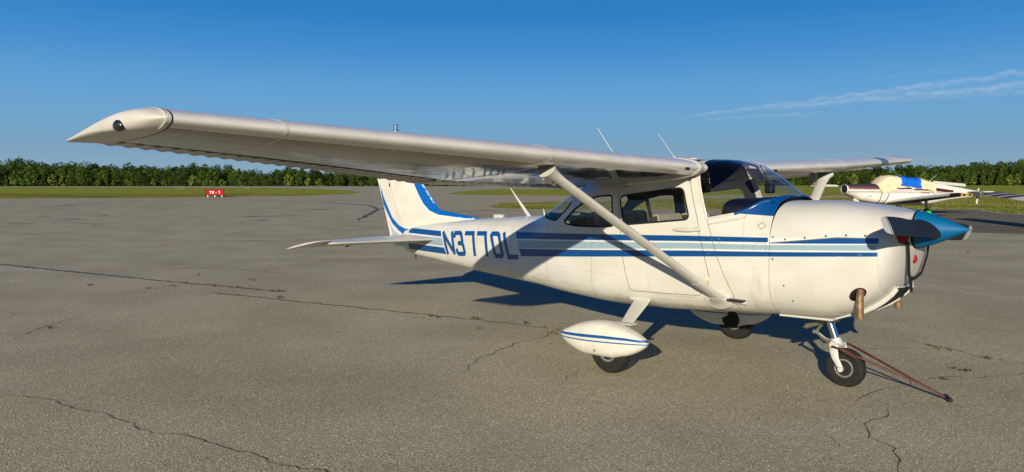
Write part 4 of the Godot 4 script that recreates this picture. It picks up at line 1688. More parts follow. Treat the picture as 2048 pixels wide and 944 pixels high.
func build_main_gear(plane: Node3D, s: float) -> void:
	var wheel_at := Vector3(-1.325, 0.205, 1.085 * s)
	var g := Node3D.new()
	g.name = "main_gear"
	plane.add_child(g, true)
	wheel(g, wheel_at, 0.208, 0.15, 0.0)
	# spring leg: a flat tapered blade
	var l := MB.new()
	var rows := []
	for q in [[-1.46, 0.60, 0.36, 0.098, 0.016], [-1.455, 0.575, 0.45, 0.095, 0.016], [-1.36, 0.47, 0.74, 0.075, 0.014], [-1.285, 0.375, 0.98, 0.058, 0.013], [-1.27, 0.34, 1.03, 0.055, 0.013]]:
		var c := Vector3(q[0], q[1], q[2] * s)
		rows.append(l.ring(c, Vector3(q[3], 0, 0), Vector3(0, q[4] * 0.9, q[4] * 0.5 * s), 16))
	l.rows(rows)
	part("leg", l, mats.white, g)
	var lf := MB.new()
	lf.box(Vector3(-1.465, 0.592, 0.46 * s), Vector3(0.23, 0.035, 0.06), Basis(Vector3.RIGHT, 0.5 * s), 0.008)
	part("leg_fairing", lf, mats.white, g)
	# wheel fairing: a lens shape with two painted lines
	var x0 := -1.925
	var x1 := -0.905
	var part_rows := []
	var n := 40
	for i in n + 1:
		var t := float(i) / n
		var x := lerpf(x0, x1, t)
		var top := 0.290 + 0.152 * pow(maxf(sin(PI * t), 0.0), 0.85) + 0.042 * t
		var bot := 0.288 - 0.185 * pow(maxf(sin(PI * pow(t, 1.0)), 0.0), 0.62) + 0.042 * t
		bot = maxf(bot, 0.122 + 0.03 * t)
		var w := 0.012 + 0.118 * pow(maxf(sin(PI * pow(t, 0.85)), 0.0), 0.62)
		if i == 0:
			top = 0.305
			bot = 0.275
			w = 0.02
		var row := PackedVector3Array()
		for k in 40:
			var a := TAU * k / 40.0
			var e := 0.72
			var yy := signf(sin(a)) * pow(absf(sin(a)), e)
			var zz := signf(cos(a)) * pow(absf(cos(a)), e)
			var mid := 0.289 + 0.042 * t
			row.append(Vector3(x, mid + (top - mid) * yy if yy > 0.0 else mid + (mid - bot) * yy, (1.085 + w * zz) * s))
		part_rows.append(row)
	var pod := MB.new()
	pod.rows(part_rows)
	pod.uv_planar_pod(x0, x1)
	part("wheel_fairing", pod, pod_paint(), g, 45.0)
	var bolt := MB.new()
	bolt.rows(ellipsoid(Vector3(-1.415, 0.205, (1.085 + 0.124) * s), Vector3(0.012, 0.012, 0.006), 6, 12))
	part("bolt", bolt, mats.alloy, g)
	# brake and the inboard cut-out
	var bk := MB.new()
	bk.lathe([Vector2(0.02, -0.015), Vector2(0.10, -0.015), Vector2(0.10, 0.015), Vector2(0.02, 0.015)], wheel_at + Vector3(0, 0.03, -0.11 * s), Vector3(0, 0, 1), 24)
	part("brake_disc", bk, mats.dark, g)
	# small step plate on the leg above the fairing
	var sp := MB.new()
	sp.box(Vector3(-1.255, 0.446, 0.985 * s), Vector3(0.23, 0.010, 0.09), Basis(Vector3.BACK, 0.03), 0.003)
	sp.box(Vector3(-1.28, 0.432, 0.97 * s), Vector3(0.10, 0.030, 0.05), Basis(), 0.004)
	part("leg_step", sp, mats.white, g)

func pod_paint() -> StandardMaterial3D:
	if mats.has("pod"):
		return mats.pod
	LX0 = -1.93
	LX1 = -0.90
	LY0 = 0.13
	LY1 = 0.48
	LW = 512
	LH = 176
	sheet = PackedFloat32Array()
	sheet.resize(LW * LH * 3)
	var n := FastNoiseLite.new()
	n.seed = 18
	n.frequency = 0.012
	for y in LH:
		for x in LW:
			var d := 1.0 + n.get_noise_2d(x, y) * 0.05
			var i := (y * LW + x) * 3
			sheet[i] = 0.775 * d
			sheet[i + 1] = 0.768 * d
			sheet[i + 2] = 0.725 * d
	var blue := Color(0.03, 0.27, 0.52)
	fill(PackedVector2Array([Vector2(-1.94, 0.304), Vector2(-1.6, 0.333), Vector2(-1.336, 0.352), Vector2(-1.1, 0.358), Vector2(-0.9, 0.350), Vector2(-0.9, 0.332), Vector2(-1.1, 0.336), Vector2(-1.336, 0.326), Vector2(-1.6, 0.306), Vector2(-1.94, 0.284)]), blue)
	fill(PackedVector2Array([Vector2(-1.94, 0.266), Vector2(-1.6, 0.284), Vector2(-1.336, 0.299), Vector2(-1.1, 0.312), Vector2(-0.9, 0.322), Vector2(-0.9, 0.314), Vector2(-1.1, 0.302), Vector2(-1.336, 0.288), Vector2(-1.6, 0.273), Vector2(-1.94, 0.257)]), blue)
	var r := RandomNumberGenerator.new()
	r.seed = 31
	for k in 40:
		var x := r.randf_range(-1.85, -0.95)
		var y := r.randf_range(0.14, 0.24)
		var s := r.randf_range(0.005, 0.03)
		fill(PackedVector2Array([Vector2(x, y), Vector2(x + s, y + 0.004), Vector2(x + s * 0.6, y - s * 0.6), Vector2(x - 0.003, y - s)]), Color(0.58, 0.53, 0.42), r.randf_range(0.04, 0.16))
	var bytes := PackedByteArray()
	bytes.resize(LW * LH * 3)
	for i in sheet.size():
		bytes[i] = int(clampf(sheet[i], 0.0, 1.0) * 255.0 + 0.5)
	var m := plain(Color(1, 1, 1), 0.33)
	m.clearcoat_enabled = true
	m.clearcoat = 0.3
	m.albedo_texture = ImageTexture.create_from_image(Image.create_from_data(LW, LH, false, Image.FORMAT_RGB8, bytes))
	mats.pod = m
	return m

func build_nose_gear(plane: Node3D) -> void:
	var g := Node3D.new()
	g.name = "nose_gear"
	plane.add_child(g, true)
	var axle := Vector3(0.335, 0.158, 0.0)
	wheel(g, axle, 0.166, 0.125, 0.0)
	var crown := Vector3(0.255, 0.355, 0)
	var top := Vector3(0.165, 0.60, 0)
	var o := MB.new()
	o.tube([top, crown + (top - crown) * 0.12], [0.031, 0.031], 20)
	part("oleo_strut", o, mats.chrome, g)
	var cl := MB.new()
	cl.tube([top.lerp(crown, 0.10), top.lerp(crown, 0.20)], [0.047, 0.045], 18)
	cl.box(top.lerp(crown, 0.16) + Vector3(0.03, 0.0, 0), Vector3(0.10, 0.03, 0.12), Basis(Vector3.BACK, -0.3), 0.006)
	part("steering_collar", cl, mats.alloy, g)
	var f := MB.new()
	f.tube([crown + (top - crown) * 0.16, crown, crown + (crown - top) * 0.10], [0.042, 0.046, 0.040], 18)
	f.box(crown + Vector3(0.004, -0.012, 0), Vector3(0.085, 0.05, 0.175), Basis(Vector3.BACK, -0.35), 0.012)
	for s in [1.0, -1.0]:
		var r := []
		for q in [[0.262, 0.345, 0.080, 0.038, 0.015], [0.268, 0.30, 0.092, 0.036, 0.013], [0.285, 0.24, 0.094, 0.030, 0.012], [0.318, 0.185, 0.092, 0.024, 0.012], [0.334, 0.160, 0.092, 0.022, 0.013], [0.336, 0.140, 0.092, 0.012, 0.010]]:
			r.append(f.ring(Vector3(q[0], q[1], q[2] * s), Vector3(q[3], 0.006, 0), Vector3(0, 0, q[4]), 14))
		f.rows(r)
		f.lathe([Vector2(0.021, -0.012), Vector2(0.024, 0.0), Vector2(0.021, 0.014), Vector2(0.011, 0.016)], Vector3(0.335, 0.158, 0.104 * s), Vector3(0, 0, s), 16)
	part("fork", f, mats.white, g)
	var tl := MB.new()
	tl.tube([Vector3(0.135, 0.520, 0.0), Vector3(0.105, 0.475, 0.0), Vector3(0.072, 0.430, 0.0)], [0.016, 0.014, 0.013], 10)
	for s in [1.0, -1.0]:
		tl.tube([Vector3(0.072, 0.430, 0.008 * s), Vector3(0.14, 0.380, 0.022 * s), Vector3(0.222, 0.345, 0.034 * s)], [0.011, 0.010, 0.012], 10)
	tl.lathe([Vector2(0.017, -0.03), Vector2(0.017, 0.03)], Vector3(0.068, 0.430, 0), Vector3(0, 0, 1), 12)
	part("torque_link", tl, mats.alloy, g)
	var sd := MB.new()
	sd.tube([Vector3(-0.02, 0.462, 0.05), Vector3(0.0, 0.470, 0.05), Vector3(0.005, 0.472, 0.05), Vector3(0.12, 0.522, 0.05), Vector3(0.13, 0.526, 0.05)], [0.008, 0.008, 0.024, 0.024, 0.012], 14)
	sd.tube([Vector3(0.13, 0.526, 0.05), Vector3(0.19, 0.55, 0.03)], [0.009, 0.009], 8)
	part("shimmy_damper", sd, mats.alloy, g)

func build_antennas(plane: Node3D) -> void:
	for q in [[Vector3(-2.052, 2.0, 0.15), Vector3(-2.293, 2.302, 0.15), 0.0045], [Vector3(-1.513, 1.97, -0.15), Vector3(-1.721, 2.224, -0.15), 0.003]]:
		var a := MB.new()
		a.tube([q[0], q[0].lerp(q[1], 0.06), q[0].lerp(q[1], 0.09), q[1]], [0.014, 0.010, q[2], q[2] * 0.8], 8)
		part("whip_antenna", a, mats.white, plane)
	var b := MB.new()
	b.bar(Vector3(-3.475, 1.31, 0), Vector3(-3.81, 1.655, 0), Vector3(0.038, 0, 0), Vector3(0, 0, 0.011), Vector3(0.007, 0, 0), Vector3(0, 0, 0.003), 12)
	part("blade_antenna", b, mats.white, plane)
	var c := MB.new()
	c.bar(Vector3(-3.22, 1.31, 0), Vector3(-3.24, 1.415, 0), Vector3(0.016, 0, 0), Vector3(0, 0, 0.008), Vector3(0.003, 0, 0), Vector3(0, 0, 0.002), 10)
	part("blade_antenna", c, mats.white, plane)
	var d := MB.new()
	d.box(Vector3(-4.02, 1.30, 0.0), Vector3(0.16, 0.05, 0.06), Basis(), 0.012)
	part("antenna_base", d, mats.white, plane)
	var e := MB.new()
	e.rows(ellipsoid(Vector3(-1.05, 1.945, 0.22), Vector3(0.05, 0.012, 0.045), 8, 14))
	part("dome_antenna", e, mats.white, plane)
	# fuel vent standing on the near wing
	var v := MB.new()
	var at := wing_point(3.55, 0.20, true, 1.0)
	v.lathe([Vector2(0.024, -0.01), Vector2(0.024, 0.012), Vector2(0.013, 0.016), Vector2(0.013, 0.030), Vector2(0.017, 0.032), Vector2(0.017, 0.046), Vector2(0.010, 0.05)], at, Vector3.UP, 16)
	part("fuel_vent", v, mats.chrome, plane)

func build_tow_bar() -> void:
	var t := thing("tow_bar", "rusty red tow bar hooked on the nose wheel fork, handle on the asphalt", "tow bar")
	var tip := Vector3(1.085, 0.028, -0.115)
	var merge := Vector3(0.90, 0.118, -0.055)
	for s in [1.0, -1.0]:
		var b := MB.new()
		b.tube([Vector3(0.262, 0.338, 0.10 * s), Vector3(0.30, 0.338, 0.115 * s), Vector3(0.36, 0.322, 0.108 * s), merge + Vector3(0, 0, 0.009 * s), tip + Vector3(-0.02, 0.004, 0.005 * s)], [0.009, 0.010, 0.010, 0.008, 0.008], 8)
		part("rod", b, mats.red_bar, t)
	var c := MB.new()
	c.tube([Vector3(0.262, 0.338, 0.112), Vector3(0.258, 0.338, -0.112)], 0.010, 8)
	c.box(Vector3(0.40, 0.305, 0.108), Vector3(0.14, 0.030, 0.008), Basis(Vector3.BACK, -0.37), 0.003)
	part("fork_hook", c, mats.rust, t)
	var h := MB.new()
	h.tube([tip + Vector3(0.035, 0, 0.045), tip + Vector3(-0.032, 0, -0.050)], [0.018, 0.018], 12)
	part("handle", h, mats.black, t)

func build_inlet_plugs() -> void:
	var o := thing("inlet_plugs", "red foam engine inlet plugs joined by black straps hanging at the nose", "engine plugs")
	for s in [1.0, -1.0]:
		var p := MB.new()
		var rows := []
		for k in 9:
			var a := k / 8.0
			var grow: float = [1.0, 1.0, 1.0, 0.99, 0.96, 0.90, 0.78, 0.5, 0.05][k]
			var d: float = [-0.06, -0.03, 0.0, 0.010, 0.018, 0.024, 0.028, 0.031, 0.032][k]
			var row := PackedVector3Array()
			for j in 28:
				var th := TAU * j / 28.0
				var cy := 1.345 + 0.100 * grow * signf(sin(th)) * pow(absf(sin(th)), 0.75)
				var cz := 0.262 + 0.090 * grow * signf(cos(th)) * pow(absf(cos(th)), 0.75)
				# follows the bowl's front, which falls away outwards
				row.append(Vector3(0.838 - pow(maxf(cz - 0.16, 0.0), 2.0) * 1.6 + d, cy, cz * s))
			rows.append(row)
		p.rows(rows)
		part("plug", p, mats.plug, o)
	var q := MB.new()
	q.rows(ellipsoid(Vector3(0.842, 1.118, 0.0), Vector3(0.022, 0.036, 0.026), 10, 16))
	part("plug", q, mats.plug, o)
	var strap := func(path: Array, w: float):
		var b := MB.new()
		var rows := []
		for i in path.size():
			var d: Vector3 = (path[mini(i + 1, path.size() - 1)] - path[maxi(i - 1, 0)]).normalized()
			var side := d.cross(Vector3(1, 0, 0.3)).normalized()
			rows.append(b.ring(path[i], side * w * 0.5, d.cross(side) * 0.0025, 8))
		b.rows(rows)
		part("strap", b, mats.strap, o)
	strap.call([Vector3(0.845, 1.27, 0.24), Vector3(0.868, 1.25, 0.225), Vector3(0.868, 1.15, 0.20), Vector3(0.862, 1.02, 0.165), Vector3(0.862, 0.96, 0.13), Vector3(0.866, 0.90, 0.115), Vector3(0.868, 0.865, 0.12)], 0.038)
	strap.call([Vector3(0.845, 1.27, -0.24), Vector3(0.870, 1.24, -0.225), Vector3(0.874, 1.14, -0.19), Vector3(0.876, 1.06, -0.12), Vector3(0.880, 1.005, -0.05), Vector3(0.874, 0.975, 0.06), Vector3(0.866, 0.975, 0.13)], 0.030)

# ---------------------------------------------------------------- the airfield

func field_at(depth: float, across: float) -> Vector3:
	# a place on the ground by metres ahead of and across from where the photographer stands
	var f := Vector3(cos(YAW), 0, sin(YAW))
	var r := Vector3(-sin(YAW), 0, cos(YAW))
	return Vector3(CAM.x, 0, CAM.z) + f * depth + r * across

func aggregate() -> ImageTexture:
	# worn asphalt: pale and dark stones in a grey binder, 2.4 m to a side
	var n := 1024
	var r := RandomNumberGenerator.new()
	r.seed = 77
	var soft := FastNoiseLite.new()
	soft.seed = 9
	soft.frequency = 0.02
	soft.fractal_octaves = 3
	var data := PackedFloat32Array()
	data.resize(n * n)
	for i in n * n:
		data[i] = 0.50 + r.randf_range(-0.10, 0.10)
	for k in 34000:
		var x := r.randi() % n
		var y := r.randi() % n
		var pick := r.randf()
		var d := r.randf_range(0.12, 0.42) if pick < 0.40 else (r.randf_range(-0.46, -0.12) if pick < 0.97 else 0.58)
		var w := 2 + r.randi() % 6
		var h := 2 + r.randi() % 4
		if pick > 0.9:
			w += 1
		for yy in h:
			for xx in w:
				if (xx == 0 or xx == w - 1) and (yy == 0 or yy == h - 1) and w > 2 and h > 2:
					continue
				var i := ((y + yy) % n) * n + (x + xx) % n
				data[i] = 0.50 + d
	var bytes := PackedByteArray()
	bytes.resize(n * n * 3)
	for i in n * n:
		var t := clampf(data[i], 0.0, 1.1)
		bytes[i * 3] = int(clampf(0.43 + t * 0.50, 0, 1) * 255.0)
		bytes[i * 3 + 1] = int(clampf(0.41 + t * 0.485, 0, 1) * 255.0)
		bytes[i * 3 + 2] = int(clampf(0.325 + t * 0.44, 0, 1) * 255.0)
	# the stones stand proud of the binder: the same picture bent into a normal map
	var relief := Image.create_from_data(n, n, false, Image.FORMAT_RGB8, bytes)
	relief.bump_map_to_normal_map(3.5)
	mats.stone_relief = ImageTexture.create_from_image(relief)
	return ImageTexture.create_from_image(Image.create_from_data(n, n, false, Image.FORMAT_RGB8, bytes))

func asphalt(tone: float, sd: int, stones: ImageTexture) -> StandardMaterial3D:
	var m := plain(Color(tone, tone, tone).linear_to_srgb(), 0.93)
	m.metallic_specular = 0.3
	m.albedo_texture = stones
	tri_mat(m, 1.0 / 1.95, true)
	m.detail_enabled = true
	m.detail_blend_mode = BaseMaterial3D.BLEND_MODE_MUL
	m.detail_albedo = noise_tex(sd, 0.010, 6, Color(0.88, 0.875, 0.865), Color(1, 1, 1), 1024)
	m.detail_uv_layer = BaseMaterial3D.DETAIL_UV_2
	m.uv2_triplanar = true
	m.uv2_world_triplanar = true
	m.uv2_scale = Vector3.ONE / 23.0
	m.normal_enabled = true
	m.normal_texture = mats.stone_relief
	m.normal_scale = 1.0
	return m

func sheet_from(polys: Array, y: float) -> MB:
	var b := MB.new()
	for p: PackedVector2Array in polys:
		if p.size() < 3 or Geometry2D.is_polygon_clockwise(p):
			continue
		var t := Geometry2D.triangulate_polygon(p)
		var s := b.v.size()
		for q in p:
			b.set_normal(b.vert(Vector3(q.x, y, q.y)), Vector3.UP)
		for k in range(0, t.size(), 3):
			b.tri(s + t[k], s + t[k + 1], s + t[k + 2], 1)
	return b

func ragged(list: Array, sd: int, far_detail := 2.0) -> PackedVector2Array:
	# outline with an uneven, overgrown edge near the viewer
	var n := FastNoiseLite.new()
	n.seed = sd
	n.frequency = 0.22
	var out := PackedVector2Array()
	for i in list.size():
		var a := Vector2(list[i][0], list[i][1])
		var b := Vector2(list[(i + 1) % list.size()][0], list[(i + 1) % list.size()][1])
		var k := clampi(int(a.distance_to(b) / far_detail), 1, 60)
		if a.distance_to(b) > 130.0:
			k = 1
		for j in k:
			var p := a.lerp(b, float(j) / k)
			if k > 1:
				p += (b - a).normalized().orthogonal() * n.get_noise_2d(p.x * 1.7, p.y * 1.7) * 0.55
			out.append(p)
	return out

const GRASS_LEFT := [[-900, 220], [-190, 120], [-124, 40], [-108.1, 2.6], [-101.3, -10.3], [-94.1, -26.2], [-94.5, -44.5], [-105.0, -58.9], [-121.5, -71.3], [-159.2, -91.6], [-210.6, -112.0], [-270.4, -128.0], [-369.1, -111.8], [-472.4, -69.7], [-576.2, -13.6], [-900, 160]]
const GRASS_UPPER := [[-98.4, -74.0], [-93.5, -70.1], [-83.6, -68.5], [-73.1, -68.9], [-69.5, -72.5], [-56.1, -85.8], [-46.2, -95.7], [-38.5, -100.3], [-26.2, -125.5], [-14.4, -148.2], [10, -190], [600, -500], [300, -1100], [-330, -460], [-230, -312], [-147.5, -185.1], [-161.2, -172.5], [-161.5, -143.8], [-129.2, -103.4]]
const GRASS_LOWER := [[-38.8, -31.0], [-37.0, -29.4], [-33.1, -28.9], [-30.6, -30.2], [-26.7, -34.1], [-24.5, -36.4], [-21.7, -37.9], [-19.2, -43.2], [-17.2, -49.8], [-15.2, -47.4], [-11.8, -50.2], [-9.9, -45.3], [-7.8, -42.7], [-2.1, -39.2], [12, -36], [40, -34], [120, -60], [60, -150], [-2, -142], [-12.3, -129.5], [-22.3, -108.1], [-26.7, -93.9], [-32.2, -84.0], [-37.2, -76.9], [-42.9, -65.2], [-42.9, -43.6], [-43.9, -40.0], [-43.4, -36.0]]

var pavement: MeshInstance3D

func build_ground() -> void:
	var stones := aggregate()
	mats.asphalt = asphalt(0.91, 101, stones)
	mats.dark_asphalt = asphalt(0.40, 105, stones)
	mats.crack = plain(Color(0.055, 0.052, 0.045).linear_to_srgb(), 0.95)
	mats.tar = plain(Color(0.10, 0.098, 0.092).linear_to_srgb(), 0.75)
	# grass: one sheet out to the horizon
	var g := plain(Color(1, 1, 1), 1.0)
	g.metallic_specular = 0.1
	g.albedo_texture = noise_tex(201, 0.02, 6, Color(0.37, 0.43, 0.06).linear_to_srgb(), Color(0.50, 0.51, 0.10).linear_to_srgb(), 1024)
	tri_mat(g, 1.0 / 31.0, true)
	g.detail_enabled = true
	g.detail_blend_mode = BaseMaterial3D.BLEND_MODE_MUL
	g.detail_albedo = noise_tex(203, 0.05, 5, Color(0.72, 0.74, 0.66), Color(1, 1, 1), 512)
	g.detail_uv_layer = BaseMaterial3D.DETAIL_UV_2
	g.uv2_triplanar = true
	g.uv2_world_triplanar = true
	g.uv2_scale = Vector3.ONE / 4.7
	g.normal_enabled = true
	g.normal_texture = noise_tex(207, 0.16, 4, Color.BLACK, Color.WHITE, 512, true, 9.0)
	g.normal_scale = 1.5
	mats.turf = g
	var gb := MB.new()
	var rows := []
	for r in [0.0, 30.0, 120.0, 400.0, 900.0, 2500.0]:
		var row := PackedVector3Array()
		for k in 48:
			var a := TAU * k / 48.0
			row.append(Vector3(-60.0 + cos(a) * maxf(r, 0.01), -0.02, -60.0 + sin(a) * maxf(r, 0.01)))
		rows.append(row)
	gb.rows(rows, true, false, false, 1, false)
	for i in gb.v.size():
		gb.set_normal(i, Vector3.UP)
	single("ground", gb, mats.turf, "wide mown grass airfield reaching to the woods", "ground", "", "structure")
	var outer := PackedVector2Array([Vector2(-190, 120), Vector2(60, 120), Vector2(120, 60), Vector2(120, -60), Vector2(60, -150), Vector2(-60, -420), Vector2(-233, -314), Vector2(-325, -336), Vector2(-440, -262), Vector2(-515, -176), Vector2(-590, -90), Vector2(-680, -10), Vector2(-900, 170), Vector2(-900, 220)])
	if Geometry2D.is_polygon_clockwise(outer):
		outer.reverse()
	var polys := [outer]
	for hole in [ragged(GRASS_LEFT, 1), ragged(GRASS_UPPER, 2), ragged(GRASS_LOWER, 3, 0.8)]:
		var next := []
		for p in polys:
			next.append_array(Geometry2D.clip_polygons(p, hole))
		polys = next
	pavement = single("apron", sheet_from(polys, 0.0), mats.asphalt, "worn grey asphalt apron with cracks, running on to the taxiway and runway", "apron", "", "structure")
	# darker resealed strip on the right in front of the grass
	var dk := ragged([[-19.0, -29.0], [-16.2, -20.5], [-11.0, -20.0], [-4.0, -23.5], [14, -24], [40, -26], [40, -33.5], [12, -35.5], [-2.4, -38.6], [-8.1, -42.1], [-10.2, -44.8], [-12.0, -49.4], [-15.2, -46.6], [-17.5, -43.0]], 5, 1.0)
	if Geometry2D.is_polygon_clockwise(dk):
		dk.reverse()
	part("resealed_strip", sheet_from([dk], 0.004), mats.dark_asphalt, pavement)
	build_grass_blades()

func ribbon(path: Array, w0: float, w1: float, sd: int, y: float, jag := 0.035, stepping := 0.06) -> MB:
	var n := FastNoiseLite.new()
	n.seed = sd
	n.frequency = 1.0
	n.fractal_octaves = 4
	var pts := PackedVector2Array()
	for i in path.size() - 1:
		var a := Vector2(path[i][0], path[i][1])
		var b := Vector2(path[i + 1][0], path[i + 1][1])
		var k := maxi(1, int(a.distance_to(b) / stepping))
		for j in k + (1 if i == path.size() - 2 else 0):
			pts.append(a.lerp(b, float(j) / k))
	var b := MB.new()
	var m := pts.size()
	var s := b.v.size()
	var run := 0.0
	for i in m:
		var d := (pts[mini(i + 1, m - 1)] - pts[maxi(i - 1, 0)]).normalized()
		var side := d.orthogonal()
		if i:
			run += pts[i].distance_to(pts[i - 1])
		var off := n.get_noise_2d(run * 3.0, sd * 7.0) * jag * 1.6 + n.get_noise_2d(run * 14.0, sd * 3.0) * jag * 0.6
		var w := lerpf(w0, w1, float(i) / m) * 0.72 * (0.55 + 0.9 * absf(n.get_noise_2d(run * 8.0, 50.0 + sd)) * 2.0)
		w *= minf(1.0, minf(i, m - 1 - i) / 4.0 + 0.1)
		for e in [-0.5, 0.5]:
			var q: Vector2 = pts[i] + side * (off + e * w)
			b.set_normal(b.vert(Vector3(q.x, y, q.y)), Vector3.UP)
	for i in m - 1:
		b.tri(s + i * 2, s + i * 2 + 1, s + i * 2 + 3, 1)
		b.tri(s + i * 2, s + i * 2 + 3, s + i * 2 + 2, 1)
	return b

func build_cracks() -> void:
	var list := [
		[[[-16.2, 3.4], [-14.1, 2.8], [-12.2, 2.2], [-10.8, 1.8], [-9.4, 1.3], [-8.1, 0.9]], 0.17, 0.085], [[[-8.9, 1.8], [-7.8, 1.4], [-7.0, 1.2], [-6.2, 0.9], [-5.5, 0.7], [-4.9, 0.5], [-4.3, 0.3], [-3.6, 0.1], [-3.1, 0.0]], 0.085, 0.028],
		[[[-4.9, 5.5], [-4.3, 5.3], [-3.8, 5.0], [-3.1, 4.8], [-2.5, 4.7], [-2.1, 4.5], [-1.6, 4.4], [-1.0, 4.2], [0.2, 3.9]], 0.009, 0.011],
		[[[1.6, -1.9], [1.2, -2.0], [0.9, -2.0], [0.5, -2.2], [-0.1, -2.4]], 0.014, 0.010], [[[1.8, -2.0], [1.3, -1.6], [1.0, -1.1], [0.8, -0.9], [0.7, -0.6], [0.7, -0.3], [0.6, -0.1], [0.57, 0.2], [0.6, 0.4], [0.6, 0.5]], 0.010, 0.014],
		[[[0.8, 0.4], [0.9, 0.6], [0.87, 0.8], [0.9, 1.0], [1.0, 1.2], [1.2, 1.3], [1.3, 1.5], [1.4, 1.75]], 0.013, 0.009], [[[-2.2, -9.8], [-1.7, -10.1], [-0.8, -10.9], [1.5, -13.0]], 0.03, 0.03],
		[[[-1.6, -7.8], [-1.2, -7.5], [-0.6, -7.1], [0.0, -7.1], [1.2, -7.6]], 0.02, 0.015], [[[-1.2, -6.9], [-0.8, -6.9], [-0.7, -6.6]], 0.012, 0.010],
		[[[-2.2, 2.1], [-2.5, 1.7], [-2.6, 1.4], [-2.8, 0.9], [-2.8, 0.5], [-3.0, 0.1]], 0.008, 0.012], [[[-1.3, 1.8], [-1.4, 1.6], [-1.5, 1.5], [-1.45, 1.4], [-1.6, 1.2]], 0.008, 0.010],
		[[[-7.0, 4.8], [-7.0, 4.6], [-7.3, 4.4], [-7.6, 4.1], [-8.0, 3.7]], 0.016, 0.012], [[[-5.5, 4.3], [-5.6, 3.8], [-5.6, 3.5], [-5.7, 3.0]], 0.006, 0.010], [[[-9.9, 2.5], [-10.0, 2.0], [-9.9, 1.5], [-9.9, 1.2]], 0.02, 0.02],
		[[[-12.3, 1.3], [-12.7, 0.7], [-12.2, 0.3], [-11.0, -0.1], [-10.0, -0.3]], 0.018, 0.03], [[[-12.5, -1.0], [-12.8, -1.9], [-11.8, -2.3]], 0.02, 0.02], [[[-9.6, -1.9], [-9.1, -2.4], [-8.9, -3.1]], 0.02, 0.02],
		[[[-14.0, 3.7], [-13.8, 3.3], [-13.6, 2.9]], 0.03, 0.02], [[[-9.8, 4.2], [-9.7, 3.8]], 0.02, 0.02], [[[0.7, 1.3], [0.9, 1.5], [1.0, 1.6]], 0.006, 0.006], [[[-0.7, -3.4], [0.1, -3.5], [0.8, -3.7]], 0.010, 0.012],
		[[[-3.1, 0.0], [-2.6, -0.3], [-1.9, -0.5], [-1.2, -0.7], [-0.6, -1.0], [0.0, -1.7], [0.5, -2.2]], 0.006, 0.008], [[[-8.9, 4.5], [-8.4, 4.3]], 0.014, 0.012], [[[0.8, -0.8], [0.9, -1.1]], 0.010, 0.010]]
	var k := 0
	for c in list:
		k += 1
		part("crack", ribbon(c[0], c[1], c[2], k, 0.0030 + 0.0003 * k), mats.crack, pavement)
	# short cracks and scars farther out, most of them along the paving lanes
	var r := RandomNumberGenerator.new()
	r.seed = 40
	for j in 170:
		var depth := 15.0 + 62.0 * pow(r.randf(), 1.4)
		var across := r.randf_range(-0.72, 0.34) * depth
		var p := field_at(depth, across)
		var d := (Vector2(0.70, -0.71) if r.randf() < 0.72 else Vector2(0.93, -0.36)).rotated(r.randf_range(-0.25, 0.25))
		var l := r.randf_range(0.5, 2.6) * (0.4 + depth / 45.0)
		var w := minf(depth * depth / 2400.0, 0.6) * r.randf_range(0.25, 0.85)
		part("crack", ribbon([[p.x, p.z], [p.x + d.x * l, p.z + d.y * l]], w, w * 0.6, 100 + j, 0.011 + 0.0001 * j, 0.12, 0.25), mats.crack, pavement)
	var tars := [[[-81.9, -22.1], [-74.9, -27.4], [-66.5, -27.8], [-59.3, -28.1], [-47.3, -25.8], [-39.2, -21.2], [-27.3, -12.3]], [[-39.2, -21.2], [-45.7, -27.5], [-55.8, -38.7]], [[-60, -6], [-75, -16], [-88, -30], [-90, -40]], [[-13.5, -22.0], [-7.0, -24.5], [3.0, -26.0]], [[-14.0, -24.5], [-6.0, -27.0], [6.0, -28.5]]]
	for t in tars.size():
		part("tar_seam", ribbon(tars[t], 0.34, 0.30, 300 + t, 0.0245 + 0.0007 * t, 0.15, 0.8), mats.tar, pavement)

func blade_mesh(n: int, h: float, spread: float, sd: int, lean := 0.35) -> ArrayMesh:
	var r := RandomNumberGenerator.new()
	r.seed = sd
	var st := SurfaceTool.new()
	st.begin(Mesh.PRIMITIVE_TRIANGLES)
	for k in n:
		var a := r.randf() * TAU
		var c := Vector3(cos(a), 0, sin(a)) * r.randf() * spread
		var out := Vector3(cos(a), 0, sin(a))
		var side := Vector3(-sin(a + r.randf()), 0, cos(a)) * h * r.randf_range(0.05, 0.11)
		var hh := h * r.randf_range(0.5, 1.0)
		var top := c + Vector3.UP * hh + out * hh * r.randf_range(0.1, lean) + Vector3(r.randf_range(-0.1, 0.1), 0, r.randf_range(-0.1, 0.1)) * hh
		var mid := c.lerp(top, 0.5) + Vector3.UP * hh * 0.12
		var nn := (out * 0.5 + Vector3.UP).normalized()
		for p in [c - side, c + side, mid - side * 0.8, mid - side * 0.8, c + side, mid + side * 0.8, mid - side * 0.8, mid + side * 0.8, top]:
			st.set_normal(nn)
			st.add_vertex(p)
	return st.commit()

func scatter(called: String, m: Mesh, mat: Material, spots: Array, label: String) -> void:
	var mm := MultiMesh.new()
	mm.transform_format = MultiMesh.TRANSFORM_3D
	mm.use_colors = true
	mm.mesh = m
	mm.instance_count = spots.size()
	for i in spots.size():
		var q: Array = spots[i]
		mm.set_instance_transform(i, Transform3D(Basis(Vector3.UP, q[1]).scaled(Vector3.ONE * q[2]), q[0]))
		mm.set_instance_color(i, q[3])
	var o := MultiMeshInstance3D.new()
	o.name = numbered(called)
	o.multimesh = mm
	o.material_override = mat
	add_child(o, true)
	tag(o, label, called, "", "stuff")

